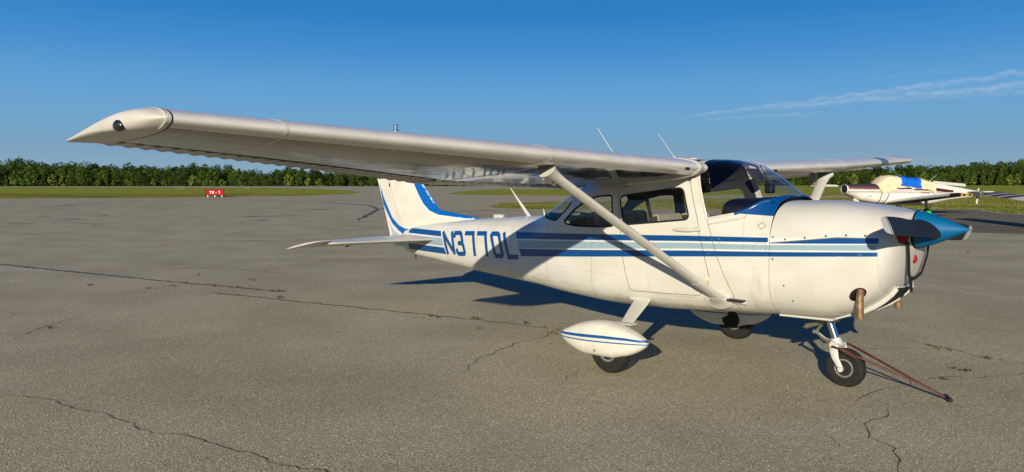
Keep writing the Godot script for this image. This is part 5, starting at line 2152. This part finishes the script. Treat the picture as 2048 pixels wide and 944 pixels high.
func build_grass_blades() -> void:
	var m := plain(Color(1, 1, 1), 1.0)
	m.metallic_specular = 0.12
	m.vertex_color_use_as_albedo = true
	m.backlight_enabled = true
	m.backlight = Color(0.3, 0.3, 0.2)
	mats.blade_green = m
	var spots := []
	var r := RandomNumberGenerator.new()
	r.seed = 90
	var lower := ragged(GRASS_LOWER, 3, 0.8)
	var upper := ragged(GRASS_UPPER, 2)
	var left := ragged(GRASS_LEFT, 1)
	var n := FastNoiseLite.new()
	n.seed = 14
	n.frequency = 0.08
	while spots.size() < 70000:
		var depth := 38.0 + 85.0 * pow(r.randf(), 1.25)
		var across := r.randf_range(-0.74, 0.74) * depth
		var p := field_at(depth, across)
		var q := Vector2(p.x, p.z)
		if not (Geometry2D.is_point_in_polygon(q, lower) or Geometry2D.is_point_in_polygon(q, upper) or Geometry2D.is_point_in_polygon(q, left)):
			continue
		var t := clampf(0.5 + n.get_noise_2d(q.x, q.y) * 0.9 + r.randf_range(-0.25, 0.25), 0.0, 1.0)
		var c := Color(0.165, 0.205, 0.038).lerp(Color(0.30, 0.30, 0.085), t)
		spots.append([Vector3(p.x, -0.025, p.z), r.randf() * TAU, r.randf_range(0.6, 1.35) * (0.75 + depth / 130.0), c])
	scatter("grass", blade_mesh(11, 0.10, 0.20, 5), m, spots, "tufts of yellow-green grass along the pavement edges")

func build_weeds() -> void:
	var at := [[-9.9, 0.6], [-8.2, 0.9], [-9.6, 1.4], [-7.3, 4.3], [-11.1, 2.9], [-3.1, 0.0], [-4.7, 0.5], [-4.2, 0.2], [-4.7, 0.7], [0.4, -2.2], [0.5, -2.1], [-7.6, 1.2], [-11.3, 1.0], [-10.0, 2.3], [0.8, -0.8], [0.9, -2.0], [0.8, -1.3], [-3.7, 0.6], [-3.5, 0.0], [-2.8, -14.4], [-2.2, -11.1], [-2.9, 0.2], [-10.3, 1.6], [-9.0, 1.2], [-8.4, 0.98], [-12.2, 0.35], [-10.0, 1.9]]
	var r := RandomNumberGenerator.new()
	r.seed = 66
	var spots := []
	for a in at:
		for k in 4 + r.randi() % 6:
			var d := Vector3(r.randf_range(-0.12, 0.12), 0, r.randf_range(-0.04, 0.04))
			var c := Color(0.13, 0.15, 0.035).lerp(Color(0.30, 0.25, 0.10), r.randf())
			spots.append([Vector3(a[0], 0.0, a[1]) + d, r.randf() * TAU, r.randf_range(0.35, 1.0), c])
	scatter("weeds", blade_mesh(11, 0.040, 0.026, 8, 0.9), mats.blade_green, spots, "small yellowish weeds sprouting from the asphalt cracks")

# ---------------------------------------------------------------- woods

func leaf_crown(sd: int, h: float, w: float, kind: int, tone: Color) -> MB:
	# kind 0: broad, lumpy crown; 1: narrow young tree; 2: cone
	var r := RandomNumberGenerator.new()
	r.seed = sd
	var b := MB.new()
	b.use_col = true
	var lobes := []
	var count := [22, 12, 14][kind] as int
	for k in count:
		var t := (k + 0.5) / count
		var y := h * lerpf([0.11, 0.08, 0.05][kind], 0.90, t) + r.randf_range(-0.04, 0.04) * h
		var env := 0.0
		if kind == 0:
			env = sqrt(maxf(0.0, 1.0 - pow((t - 0.40) / 0.68, 2.0))) * r.randf_range(0.8, 1.15)
		elif kind == 1:
			env = sin(PI * (0.12 + t * 0.82))
		else:
			env = 1.0 - t * 0.86
		var a := k * 2.4 + r.randf() * 1.8
		var rad := w * 0.5 * env
		var lr: float = w * [0.23, 0.24, 0.22][kind] * r.randf_range(0.75, 1.2) * (0.55 + 0.45 * env)
		lobes.append([Vector3(cos(a) * maxf(rad - lr * 0.7, 0.0), y, sin(a) * maxf(rad - lr * 0.7, 0.0)), lr, r.randf_range(0.72, 1.28), r.randf_range(-0.2, 0.2)])
	for l in lobes:
		var leaves := int(20.0 + 34.0 * l[1] / (w * 0.22))
		for k in leaves:
			var d := Vector3(r.randfn(), r.randfn() * 0.85 + 0.12, r.randfn()).normalized()
			var c: Vector3 = l[0] + d * l[1] * r.randf_range(0.72, 1.12)
			if c.y < 0.25:
				c.y = 0.25 + r.randf() * 0.4
			var size := r.randf_range(0.42, 0.85)
			var nn := (d + Vector3(r.randfn(), r.randfn(), r.randfn()) * 0.38).normalized()
			var x := nn.cross(Vector3.UP if absf(nn.y) < 0.9 else Vector3.RIGHT).normalized().rotated(nn, r.randf() * TAU)
			var y := nn.cross(x)
			var v: Color = tone * (l[2] * r.randf_range(0.75, 1.25))
			v.r *= 1.0 + l[3]
			b.tint = Color(v.r, v.g, v.b)
			var s := b.v.size()
			for q in [Vector2(-0.6, -0.35), Vector2(0.2, -0.6), Vector2(0.65, 0.1), Vector2(0.1, 0.62), Vector2(-0.55, 0.3)]:
				var id := b.vert(c + (x * q.x + y * q.y) * size + nn * r.randf_range(-0.1, 0.1))
				b.set_normal(id, (nn * 0.85 + d * 0.6).normalized())
			for t in [[0, 1, 2], [0, 2, 3], [0, 3, 4]]:
				b.tri(s + t[0], s + t[1], s + t[2], 1)
	return b

func make_tree(called: String, sd: int, h: float, w: float, kind: int, tone: Color) -> Node3D:
	var t := Node3D.new()
	t.name = called
	var c := MeshInstance3D.new()
	var k := MB.new()
	var r := RandomNumberGenerator.new()
	r.seed = sd + 500
	var lean := Vector3(r.randf_range(-0.3, 0.3), 0, r.randf_range(-0.3, 0.3))
	k.tube([Vector3(0, -0.1, 0), Vector3(0, h * 0.15, 0) + lean * 0.3, Vector3(0, h * 0.5, 0) + lean, Vector3(0, h * 0.82, 0) + lean * 1.4], [h * 0.020, h * 0.015, h * 0.009, h * 0.003], 7)
	for j in 6:
		var a := j * 1.9 + r.randf()
		var y := h * r.randf_range(0.25, 0.65)
		k.tube([Vector3(0, y, 0) + lean * 0.7, Vector3(cos(a) * w * 0.2, y + h * 0.07, sin(a) * w * 0.2), Vector3(cos(a) * w * 0.36, y + h * 0.16, sin(a) * w * 0.36)], [h * 0.006, h * 0.004, h * 0.002], 5)
	part("trunk", k, mats.bark, t)
	part("crown", leaf_crown(sd, h, w, kind, tone), mats.leaf, t)
	c.free()
	return t

func build_forest() -> void:
	mats.bark = plain(Color(0.11, 0.09, 0.07).linear_to_srgb(), 0.95)
	var m := plain(Color(1, 1, 1), 1.0)
	m.metallic_specular = 0.12
	m.vertex_color_use_as_albedo = true
	m.backlight_enabled = true
	m.backlight = Color(0.20, 0.24, 0.06)
	mats.leaf = m
	var deep := Color(0.027, 0.047, 0.011)
	var mid := Color(0.044, 0.072, 0.014)
	var light := Color(0.086, 0.112, 0.022)
	var kinds := [
		["dark broad tree", [make_tree("broad_tree", 1, 15.0, 12.0, 0, deep), make_tree("broad_tree", 2, 15.5, 14.0, 0, deep * 1.3), make_tree("broad_tree", 3, 14.0, 11.0, 0, deep * 0.78)]],
		["green tree with rounded crown", [make_tree("round_tree", 4, 14.0, 11.5, 0, mid), make_tree("round_tree", 5, 13.0, 10.0, 0, mid * 1.22), make_tree("round_tree", 6, 15.0, 13.0, 0, mid * 0.8)]],
		["young yellow-green tree", [make_tree("young_tree", 7, 8.0, 5.0, 1, light), make_tree("young_tree", 8, 9.0, 5.5, 1, light * 0.9), make_tree("young_tree", 9, 6.5, 5.5, 1, light * 1.05)]],
		["green conical tree", [make_tree("cone_tree", 10, 12.0, 7.0, 2, mid * 0.85), make_tree("cone_tree", 11, 13.5, 7.5, 2, deep * 1.1)]]]
	var r := RandomNumberGenerator.new()
	r.seed = 230
	# skyline heights (metres) against direction (across / depth)
	var skyline := [[-0.80, 16.5], [-0.68, 16.2], [-0.64, 17.0], [-0.60, 15.2], [-0.50, 14.2], [-0.46, 13.4], [-0.43, 13.8], [-0.405, 13.6], [-0.38, 12.6], [-0.345, 11.0], [-0.325, 8.0], [-0.310, 10.5], [-0.295, 13.0], [-0.25, 11.0], [-0.15, 10.5], [0.20, 12.5], [0.40, 14.0], [0.55, 15.0], [0.57, 14.5], [0.60, 15.6], [0.65, 17.0], [0.70, 17.4], [0.80, 17.5]]
	var lumps := FastNoiseLite.new()
	lumps.seed = 77
	lumps.frequency = 0.35
	var used := {}
	for row in 4:
		var gap := [6.6, 7.8, 8.4, 9.0][row] as float
		var slope := -0.745
		while slope < 0.745:
			var right := slope > 0.3
			var base := lerpf(505.0, 610.0, smoothstep(-0.1, 0.5, slope))
			var depth := base + row * 12.0 + r.randf_range(-3.0, 3.0)
			if slope < -0.12 and slope > -0.42:
				depth -= 25.0 * smoothstep(-0.42, -0.30, slope)
			var top: float = pl(skyline, slope) * depth / 505.0 * (1.0 if slope < 0.3 else 505.0 / 610.0 * 1.08)
			top *= 1.0 + 0.22 * lumps.get_noise_2d(slope * 130.0, row * 9.0)
			var pick := r.randf()
			var kind := 0
			var want := top
			if row == 0:
				kind = 2 if pick < 0.30 else (3 if pick < (0.62 if right else 0.40) else 1)
				want = top * r.randf_range(0.34, 0.72)
				if kind == 1:
					want = top * r.randf_range(0.6, 0.82)
			elif row == 1:
				kind = 1 if pick < 0.5 else (3 if right and pick < 0.75 else 0)
				want = top * r.randf_range(0.68, 0.90)
			else:
				kind = 0 if pick < (0.35 if right else 0.62) else (1 if pick < 0.88 else 3)
				want = top * r.randf_range(0.88, 1.06)
			var protos: Array = kinds[kind][1]
			var which := r.randi() % protos.size()
			var src: Node3D = protos[which]
			var o: Node3D = src
			if used.has(src):
				o = src.duplicate()
			used[src] = true
			o.name = numbered(["broad_tree", "round_tree", "young_tree", "cone_tree"][kind])
			add_child(o, true)
			var native := [[15.0, 15.5, 14.0], [14.0, 13.0, 15.0], [8.0, 9.0, 6.5], [12.0, 13.5]][kind][which] as float
			var k := want / native
			var wide := clampf(pow(k, 0.6), 0.6, 1.7) * r.randf_range(0.9, 1.15)
			o.position = field_at(depth, slope * depth) + Vector3(0, -0.05, 0)
			o.rotation.y = r.randf() * TAU
			o.scale = Vector3(wide, k, wide)
			var zone := ""
			for q in [[-0.60, "at the far left"], [-0.46, "left of the red sign"], [-0.36, "above the red sign"], [-0.27, "right of the red sign"], [-0.17, "under the near wing"], [0.34, "behind the aeroplane's cabin"], [0.44, "past the far wing strut"], [0.56, "behind the canvas cover"], [0.66, "behind the tail stub"], [9.0, "at the far right"]]:
				if slope < q[0]:
					zone = q[1]
					break
			var rank := ["front row", "second row", "skyline", "skyline"][row] as String
			var shade := ["", "brighter ", "darker "][which] as String
			tag(o, "%s%s, %s of the woods %s" % [shade, kinds[kind][0], rank, zone], "tree", "%s, %s, %s" % [["broad trees", "round trees", "young trees", "conical trees"][kind], rank, zone])
			slope += gap * r.randf_range(0.75, 1.25) / depth
	for kd in kinds:
		for p: Node3D in kd[1]:
			if not used.has(p):
				p.free()

# ---------------------------------------------------------------- things in the grass

func build_field_things() -> void:
	# runway holding sign: red board in a dark frame on three white legs
	var at := Vector3(-93.2, 0.0, -32.0)
	var turn := YAW_TO_CAMERA(at)
	var o := thing("runway_sign", "red sign reading 19-1 in white on short white legs in the grass", "sign", at, turn)
	var b := MB.new()
	b.box(Vector3(0, 0.60, 0), Vector3(2.30, 0.76, 0.16), Basis(), 0.02)
	mats.sign_frame = plain(Color(0.14, 0.03, 0.05), 0.5)
	mats.sign_red = plain(Color(0.68, 0.015, 0.105), 0.5)
	var frame := part("frame", b, mats.sign_frame, o)
	var f := MB.new()
	f.box(Vector3(0, 0.60, 0.085), Vector3(2.16, 0.66, 0.012), Basis(), 0.003)
	part("face", f, mats.sign_red, o)
	mats.sign_white = plain(Color(0.93, 0.93, 0.92), 0.5)
	for s in [[-0.84], [0.0], [0.84]]:
		var l := MB.new()
		l.box(Vector3(s[0], 0.11, 0), Vector3(0.10, 0.24, 0.10), Basis(), 0.01)
		part("leg", l, mats.sign_white, o)
	var tm := TextMesh.new()
	var font := SystemFont.new()
	font.font_names = PackedStringArray(["Droid Sans"])
	font.font_weight = 700
	tm.font = font
	tm.text = "19 - 1"
	tm.font_size = 64
	tm.pixel_size = 0.0076
	tm.depth = 0.012
	tm.material = mats.sign_white
	var t := MeshInstance3D.new()
	t.name = "lettering"
	t.mesh = tm
	t.position = Vector3(0, 0.60, 0.096)
	t.scale = Vector3(1.12, 1.0, 1.0)
	o.add_child(t, true)
	# markers by the runway
	for q in [[237.0, 360.0, "left post of the close pair of white marker posts by the runway"], [237.0, 367.5, "right post of the close pair of white marker posts by the runway"], [252.0, 498.0, "single white marker post by the runway, above the red sign"]]:
		var p := field_at(q[0], (q[1] - 1024.0) / 1502.5 * q[0])
		var m := thing("marker_post", q[2], "marker post", p, 0.0, "white marker posts by the runway")
		var pb := MB.new()
		pb.tube([Vector3(0, -0.02, 0), Vector3(0, 0.58, 0)], [0.11, 0.09], 10)
		part("post", pb, mats.concrete, m)
		var cap := MB.new()
		cap.rows(ellipsoid(Vector3(0, 0.60, 0), Vector3(0.11, 0.10, 0.10), 6, 10))
		part("lamp_head", cap, mats.canvas, m)
		var base := MB.new()
		base.box(Vector3(-0.4, 0.02, 0), Vector3(2.2, 0.10, 1.4), Basis(), 0.02)
		part("base_plate", base, mats.concrete, m)

func YAW_TO_CAMERA(at: Vector3) -> float:
	# the sign faces the taxiway, which is roughly towards the viewer
	return atan2(CAM.x - at.x, CAM.z - at.z) + 0.10

# ---------------------------------------------------------------- the stripped low-wing aeroplane

const DER := [
	[4.02, 1.17, 1.655, 0.33, 1.40, 2.2, 2.2], [3.90, 1.11, 1.662, 0.40, 1.38, 2.4, 2.4], [3.60, 0.98, 1.670, 0.46, 1.36, 2.6, 2.6], [3.2, 0.79, 1.678, 0.50, 1.32, 2.8, 2.8],
	[2.26, 0.64, 1.690, 0.54, 1.25, 3.0, 3.0], [1.03, 0.555, 1.74, 0.57, 1.15, 3.2, 3.2], [-0.33, 0.55, 1.78, 0.565, 1.15, 3.2, 3.0], [-0.87, 0.60, 1.79, 0.51, 1.18, 3.0, 2.8],
	[-1.96, 0.80, 1.60, 0.33, 1.20, 2.8, 2.6], [-3.2, 0.95, 1.38, 0.18, 1.18, 2.6, 2.4], [-3.85, 1.06, 1.27, 0.11, 1.17, 2.4, 2.4]]

func derelict_paint() -> StandardMaterial3D:
	LX0 = -3.9
	LX1 = 4.06
	LY0 = 0.5
	LY1 = 1.85
	LW = 1024
	LH = 176
	sheet = PackedFloat32Array()
	sheet.resize(LW * LH * 3)
	var n := FastNoiseLite.new()
	n.seed = 58
	n.frequency = 0.012
	for y in LH:
		for x in LW:
			var d := 1.0 + n.get_noise_2d(x, y * 2.0) * 0.06
			var i := (y * LW + x) * 3
			sheet[i] = 0.84 * d
			sheet[i + 1] = 0.825 * d
			sheet[i + 2] = 0.79 * d
	var maroon := Color(0.27, 0.10, 0.11)
	var grey := Color(0.20, 0.18, 0.19)
	fill(PackedVector2Array([Vector2(2.26, 1.40), Vector2(3.98, 1.42), Vector2(3.98, 1.60), Vector2(2.26, 1.62)]), Color(0.33, 0.21, 0.22))
	fill(PackedVector2Array([Vector2(2.2, 1.56), Vector2(4.0, 1.585), Vector2(4.0, 1.9), Vector2(2.2, 1.9)]), grey)
	for q in [[1.365, 0.022], [1.27, 0.026], [1.215, 0.012]]:
		stroke([Vector2(4.0, q[0] + 0.012), Vector2(-0.9, q[0] - 0.03), Vector2(-2.2, q[0] - 0.03)], q[1], maroon)
	fill(PackedVector2Array([Vector2(1.45, 1.44), Vector2(1.2, 1.47), Vector2(0.6, 1.50), Vector2(0.45, 1.40), Vector2(1.3, 1.40)]), maroon)
	fill(PackedVector2Array([Vector2(0.4, 1.42), Vector2(-0.3, 1.40), Vector2(-0.9, 1.47), Vector2(-2.35, 1.30), Vector2(-2.35, 1.20), Vector2(-0.8, 1.30), Vector2(0.4, 1.34)]), maroon)
	fill(PackedVector2Array([Vector2(-2.05, 1.40), Vector2(-2.55, 1.36), Vector2(-2.55, 1.18), Vector2(-2.05, 1.22)]), Color(0.82, 0.81, 0.79))
	fill(PackedVector2Array([Vector2(0.0, 1.27), Vector2(-0.5, 1.25), Vector2(-0.5, 1.16), Vector2(0.0, 1.18)]), Color(0.52, 0.36, 0.33), 0.7)
	for x in [3.0, 1.9, 0.6, -1.2]:
		stroke([Vector2(x, 0.6), Vector2(x - 0.04, 1.5)], 0.015, Color(0.55, 0.52, 0.47), 0.5)
	fill(PackedVector2Array([Vector2(2.85, 1.12), Vector2(2.79, 1.10), Vector2(2.82, 1.00), Vector2(2.88, 0.99)]), Color(0.35, 0.34, 0.33), 0.7)
	var r := RandomNumberGenerator.new()
	r.seed = 91
	for k in 50:
		var x := r.randf_range(-3.4, 3.7)
		var y := r.randf_range(0.65, 1.3)
		var l := r.randf_range(0.05, 0.3)
		fill(PackedVector2Array([Vector2(x, y), Vector2(x + 0.04, y), Vector2(x + 0.03, y - l), Vector2(x, y - l)]), Color(0.52, 0.48, 0.40), r.randf_range(0.05, 0.2))
	var bytes := PackedByteArray()
	bytes.resize(LW * LH * 3)
	for i in sheet.size():
		bytes[i] = int(clampf(sheet[i], 0.0, 1.0) * 255.0 + 0.5)
	var m := plain(Color(1, 1, 1), 0.45)
	m.albedo_texture = ImageTexture.create_from_image(Image.create_from_data(LW, LH, false, Image.FORMAT_RGB8, bytes))
	return m

func low_wing_row(x_le: float, y: float, chord: float, z: float, th := 0.13) -> PackedVector3Array:
	var row := PackedVector3Array()
	for k in range(12, -1, -1):
		var f := pow(k / 12.0, 1.7)
		row.append(Vector3(x_le - f * chord, y + foil(f, th, true) * chord, z))
	for k in range(1, 13):
		var f := pow(k / 12.0, 1.7)
		row.append(Vector3(x_le - f * chord, y + foil(f, th, false) * chord, z))
	return row

func build_derelict() -> void:
	var turn := -2.204
	var at := field_at(40.5, 21.65)
	var o := thing("stripped_aeroplane", "stripped white low-wing aeroplane with maroon stripes, no propeller, no fin", "aeroplane", at, turn)
	var paint := derelict_paint()
	var hull := MB.new()
	for s in [1.0, -1.0]:
		skin(hull, DER, steps(4.02, -3.85, 0.16), s, PackedVector2Array(), [], 0.0, 18)
	hull.planar(Vector2(-3.9, 0.5), Vector2(7.96, 1.35))
	var body := part("fuselage", hull, paint, o, 50.0)
	var op := MB.new()
	op.rows(ellipsoid(Vector3(3.985, 1.42, 0), Vector3(0.03, 0.225, 0.305), 6, 24))
	part("cowl_opening", op, mats.dark, body)
	var rim := MB.new()
	var path := []
	for k in 29:
		var a := TAU * k / 28.0
		path.append(Vector3(4.015, 1.412 + 0.235 * sin(a), 0.32 * cos(a)))
	rim.tube(path, 0.013, 8)
	part("cowl_ring", rim, mats.white, body)
	var tc := MB.new()
	tc.box(Vector3(-3.83, 1.165, 0), Vector3(0.06, 0.17, 0.14), Basis(), 0.02)
	part("tail_cap", tc, mats.white, body)
	for s in [-1.0, 1.0]:
		var wb := MB.new()
		var rows := []
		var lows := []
		for q in [[1.85, 0.72, 1.90, 0.46], [1.72, 0.78, 1.78, 1.0], [1.50, 0.97, 1.55, 2.6], [1.25, 1.15, 1.30, 4.35]]:
			rows.append(low_wing_row(q[0], q[1], q[2], q[3] * s).slice(0, 15))
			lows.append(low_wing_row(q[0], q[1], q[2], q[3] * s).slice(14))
		wb.rows(rows, false, false, false, 1, false)
		var w := part("wing", wb, mats.white, o, 40.0, "bare wing without its tip, yellow end rib showing" if s < 0 else "")
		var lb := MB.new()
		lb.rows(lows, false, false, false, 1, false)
		part("wing_underside", lb, mats.shaded_underside, w)  # dark colour stands in for the shade on the lower skin
		# the tip is off: a dark hollow in front, a primer-yellow rib with two holes behind
		var hb := MB.new()
		var half := PackedVector3Array()
		for p in low_wing_row(1.22, 1.15, 1.24, 4.357 * s, 0.115):
			half.append(p)
		hb.rows([half, shrink(half, 0.9)], true, false, true, 1, false)
		part("open_end", hb, mats.dark, w)
		var rib := MB.new()
		var r2 := PackedVector2Array([Vector2(0.0, 0.0), Vector2(0.62, 0.03), Vector2(0.62, 0.13), Vector2(0.30, 0.165), Vector2(0.0, 0.165)])
		rib.slab(r2, Vector3(0.66, 1.075, 4.372 * s), Vector3(-1, 0, 0), Vector3.UP, Vector3(0, 0, 0.008 * s))
		part("end_rib", rib, mats.primer, w)
		for x in [0.55, 0.24]:
			var h := MB.new()
			h.box(Vector3(x - 0.05, 1.155, 4.385 * s), Vector3(0.15, 0.085, 0.006), Basis(), 0.03)
			part("rib_hole", h, mats.dark, w)
		var leg := MB.new()
		leg.bar(Vector3(0.15, 0.80, 1.18 * s), Vector3(0.10, 0.22, 1.2 * s), Vector3(0.09, 0, 0), Vector3(0, 0, 0.05), Vector3(0.06, 0, 0), Vector3(0, 0, 0.04), 12)
		leg.bar(Vector3(-0.10, 0.62, 1.2 * s), Vector3(0.02, 0.26, 1.2 * s), Vector3(0.03, 0, 0), Vector3(0, 0, 0.02), Vector3(0.02, 0, 0), Vector3(0, 0, 0.02), 8)
		var lg := part("main_leg", leg, mats.alloy, o)
		wheel(lg, Vector3(0.10, 0.20, 1.2 * s), 0.20, 0.15)
	var nl := MB.new()
	nl.bar(Vector3(2.95, 0.85, 0), Vector3(3.05, 0.22, 0), Vector3(0.05, 0, 0), Vector3(0, 0, 0.05), Vector3(0.04, 0, 0), Vector3(0, 0, 0.04), 12)
	var nleg := part("nose_leg", nl, mats.alloy, o)
	wheel(nleg, Vector3(3.05, 0.17, 0), 0.17, 0.12)
	var dr := MB.new()
	dr.box(Vector3(3.42, 0.80, -0.16), Vector3(0.34, 0.14, 0.02), Basis(Vector3.BACK, 0.5), 0.006)
	part("gear_door", dr, mats.white, o)
	# loose skin panel laid along the back, tail stub and its post
	var lp := MB.new()
	lp.box(Vector3(-1.92, 1.685, -0.16), Vector3(1.9, 0.16, 0.03), Basis(Vector3.BACK, 0.085) * Basis(Vector3.RIGHT, 0.35), 0.006)
	part("loose_panel", lp, mats.white, o)
	for s in [-1.0, 1.0]:
		var stub := MB.new()
		stub.bar(Vector3(-3.3, 1.24, 0.03 * s), Vector3(-3.35, 1.27, 1.25 * s), Vector3(0.42, 0, 0), Vector3(0, 0.05, 0), Vector3(0.34, 0, 0), Vector3(0, 0.03, 0), 18)
		part("tailplane", stub, mats.white, o)
	var fs := MB.new()
	fs.bar(Vector3(-3.72, 1.24, 0), Vector3(-3.80, 1.44, 0), Vector3(0.06, 0, 0), Vector3(0, 0, 0.03), Vector3(0.03, 0, 0), Vector3(0, 0, 0.02), 10)
	fs.bar(Vector3(-2.75, 1.45, 0), Vector3(-2.82, 1.56, 0), Vector3(0.03, 0, 0), Vector3(0, 0, 0.015), Vector3(0.02, 0, 0), Vector3(0, 0, 0.01), 8)
	part("fin_stub", fs, mats.white, o)
	var ps := MB.new()
	ps.bar(Vector3(-3.74, 1.08, 0), Vector3(-3.70, 0.58, 0), Vector3(0.10, 0, 0), Vector3(0, 0, 0.03), Vector3(0.04, 0, 0), Vector3(0, 0, 0.02), 10)
	part("tail_skid", ps, mats.white, o)
	var an := MB.new()
	an.tube([Vector3(-0.82, 1.80, 0), Vector3(-1.28, 2.17, 0)], [0.012, 0.006], 6)
	part("whip_antenna", an, mats.white, o)
	# covers tied over the cockpit
	cover("canvas_cover", "tan canvas cover sagging over the windscreen of the stripped aeroplane", at, turn, [[2.42, 1.70, 1.52], [2.30, 1.76, 1.30], [2.15, 1.90, 1.20], [1.92, 2.09, 1.22], [1.65, 2.145, 1.33], [1.40, 2.13, 1.45], [1.12, 2.10, 1.60]], mats.canvas, 11, true)
	cover("blue_tarp", "bright blue tarp over the cockpit between two tan covers", at, turn, [[1.18, 2.12, 1.60], [0.92, 2.125, 1.57], [0.60, 2.06, 1.54], [0.30, 2.03, 1.47], [-0.02, 2.01, 1.42]], mats.tarp, 12, false)
	cover("canvas_cover", "tan canvas cover over the rear cabin of the stripped aeroplane", at, turn, [[0.02, 1.99, 1.40], [-0.18, 1.99, 1.40], [-0.42, 1.92, 1.36], [-0.66, 1.86, 1.28], [-0.86, 1.82, 1.10]], mats.canvas, 13, false)
	# green chock in front of the near wheel
	var c := thing("wheel_chock", "bright green chock by the near wheel of the stripped aeroplane", "wheel chock", at, turn)
	var cb := MB.new()
	cb.slab(PackedVector2Array([Vector2(-0.16, 0.0), Vector2(0.16, 0.0), Vector2(0.03, 0.20), Vector2(-0.03, 0.20)]), Vector3(0.12, 0.0, -1.44), Vector3.RIGHT * 1.3, Vector3.UP * 1.7, Vector3(0, 0, 0.14))
	part("wedge", cb, mats.lime, c)
	build_spare_wing()

func cover(called: String, label: String, at: Vector3, turn: float, shape: Array, mat: Material, sd: int, straps: bool) -> void:
	var o := thing(called, label, "cover", at, turn)
	var n := FastNoiseLite.new()
	n.seed = sd
	n.frequency = 1.6
	n.fractal_octaves = 3
	var rows := []
	var inner := []
	var xs := steps(shape[0][0], shape[-1][0], 0.05)
	var rev := shape.duplicate()
	rev.reverse()
	var tops := []
	var lows := []
	for q in rev:
		tops.append([q[0], q[1]])
		lows.append([q[0], q[2]])
	for x: float in xs:
		var row := PackedVector3Array()
		var row2 := PackedVector3Array()
		var top := pl(tops, x)
		var low := pl(lows, x) + n.get_noise_2d(x * 2.0, 7.0) * 0.045
		for k in 41:
			var t := k / 20.0 - 1.0
			var e := absf(t)
			# over the roof, then down the side, a little loose
			var zz := 0.0
			var yy := 0.0
			if e < 0.5:
				var a := e / 0.5
				zz = 0.47 * a
				yy = top - 0.10 * a * a
			else:
				var a := (e - 0.5) / 0.5
				zz = 0.47 + 0.125 * pow(a, 0.7)
				yy = lerpf(top - 0.10, low, a)
			var lump := n.get_noise_3d(x * 1.3, yy * 1.5, t * 2.0) * 0.035 + n.get_noise_3d(x * 5.0, yy * 3.0, t * 4.0) * 0.014
			var dir := Vector3(0, 1.0 - e, signf(t) * e).normalized()
			row.append(Vector3(x, yy, zz * signf(t)) + dir * lump)
			row2.append(Vector3(x, yy, zz * signf(t)) + dir * (lump - 0.012))
		row2.reverse()
		row.append_array(row2)
		rows.append(row)
	var b := MB.new()
	b.rows(rows, true, false, false)
	part("cloth", b, mat, o, 60.0)
	if straps:
		for q in [[2.22, 2.36], [1.80, 2.12]]:
			for s in [-1.0, 1.0]:
				var sb := MB.new()
				var path := []
				for k in 12:
					var a := k / 11.0
					var x := lerpf(q[0], q[1], a)
					var p := loft_point(DER, x, lerpf(-0.02, -0.92, a))
					p.z *= s
					path.append(p + skin_normal(DER, x, lerpf(-0.02, -0.92, a), s) * 0.012)
				sb.tube(path, 0.018, 6)
				part("strap", sb, mats.strap, o)

func build_spare_wing() -> void:
	# a wing of a further aeroplane reaches in at the right, on its own wheel
	var tip := field_at(32.2, 20.6)
	var root := field_at(25.0, 19.5)
	var d := (root - tip).normalized()
	var turn := atan2(d.x, d.z)
	var o := thing("detached_wing", "low white wing with navy and red end panels at the right edge", "aeroplane wing", tip, turn)
	# local z runs inboard from the tip, local x across the chord
	var secs := [[0.0, 1.255, 1.10], [0.9, 1.205, 1.18], [7.6, 0.86, 1.50]]
	var cuts := [0.0, 0.12, 0.75, 0.95, 1.75, 1.95, 2.7, 7.6]
	var look := [mats.matte_white, mats.navy, mats.matte_white, mats.maroon, mats.matte_white, mats.seat_dark, mats.matte_white]
	for k in cuts.size() - 1:
		var b := MB.new()
		var rows := []
		for z: float in [cuts[k], cuts[k + 1]]:
			var ys := []
			var cs := []
			for q in secs:
				ys.append([q[0], q[1]])
				cs.append([q[0], q[2]])
			rows.append(low_wing_row(0.55 + 0.02 * z, pl(ys, z), pl(cs, z), z, 0.10 if z > 0.05 else 0.05))
		b.rows(rows)
		part("wing_panel" if k < 6 else "wing_skin", b, look[k], o)
	var leg := MB.new()
	leg.bar(Vector3(-0.15, 0.90, 4.9), Vector3(-0.15, 0.18, 4.9), Vector3(0.05, 0, 0), Vector3(0, 0, 0.05), Vector3(0.04, 0, 0), Vector3(0, 0, 0.04), 10)
	var l := part("leg", leg, mats.alloy, o)
	wheel(l, Vector3(-0.15, 0.18, 4.9), 0.18, 0.14)
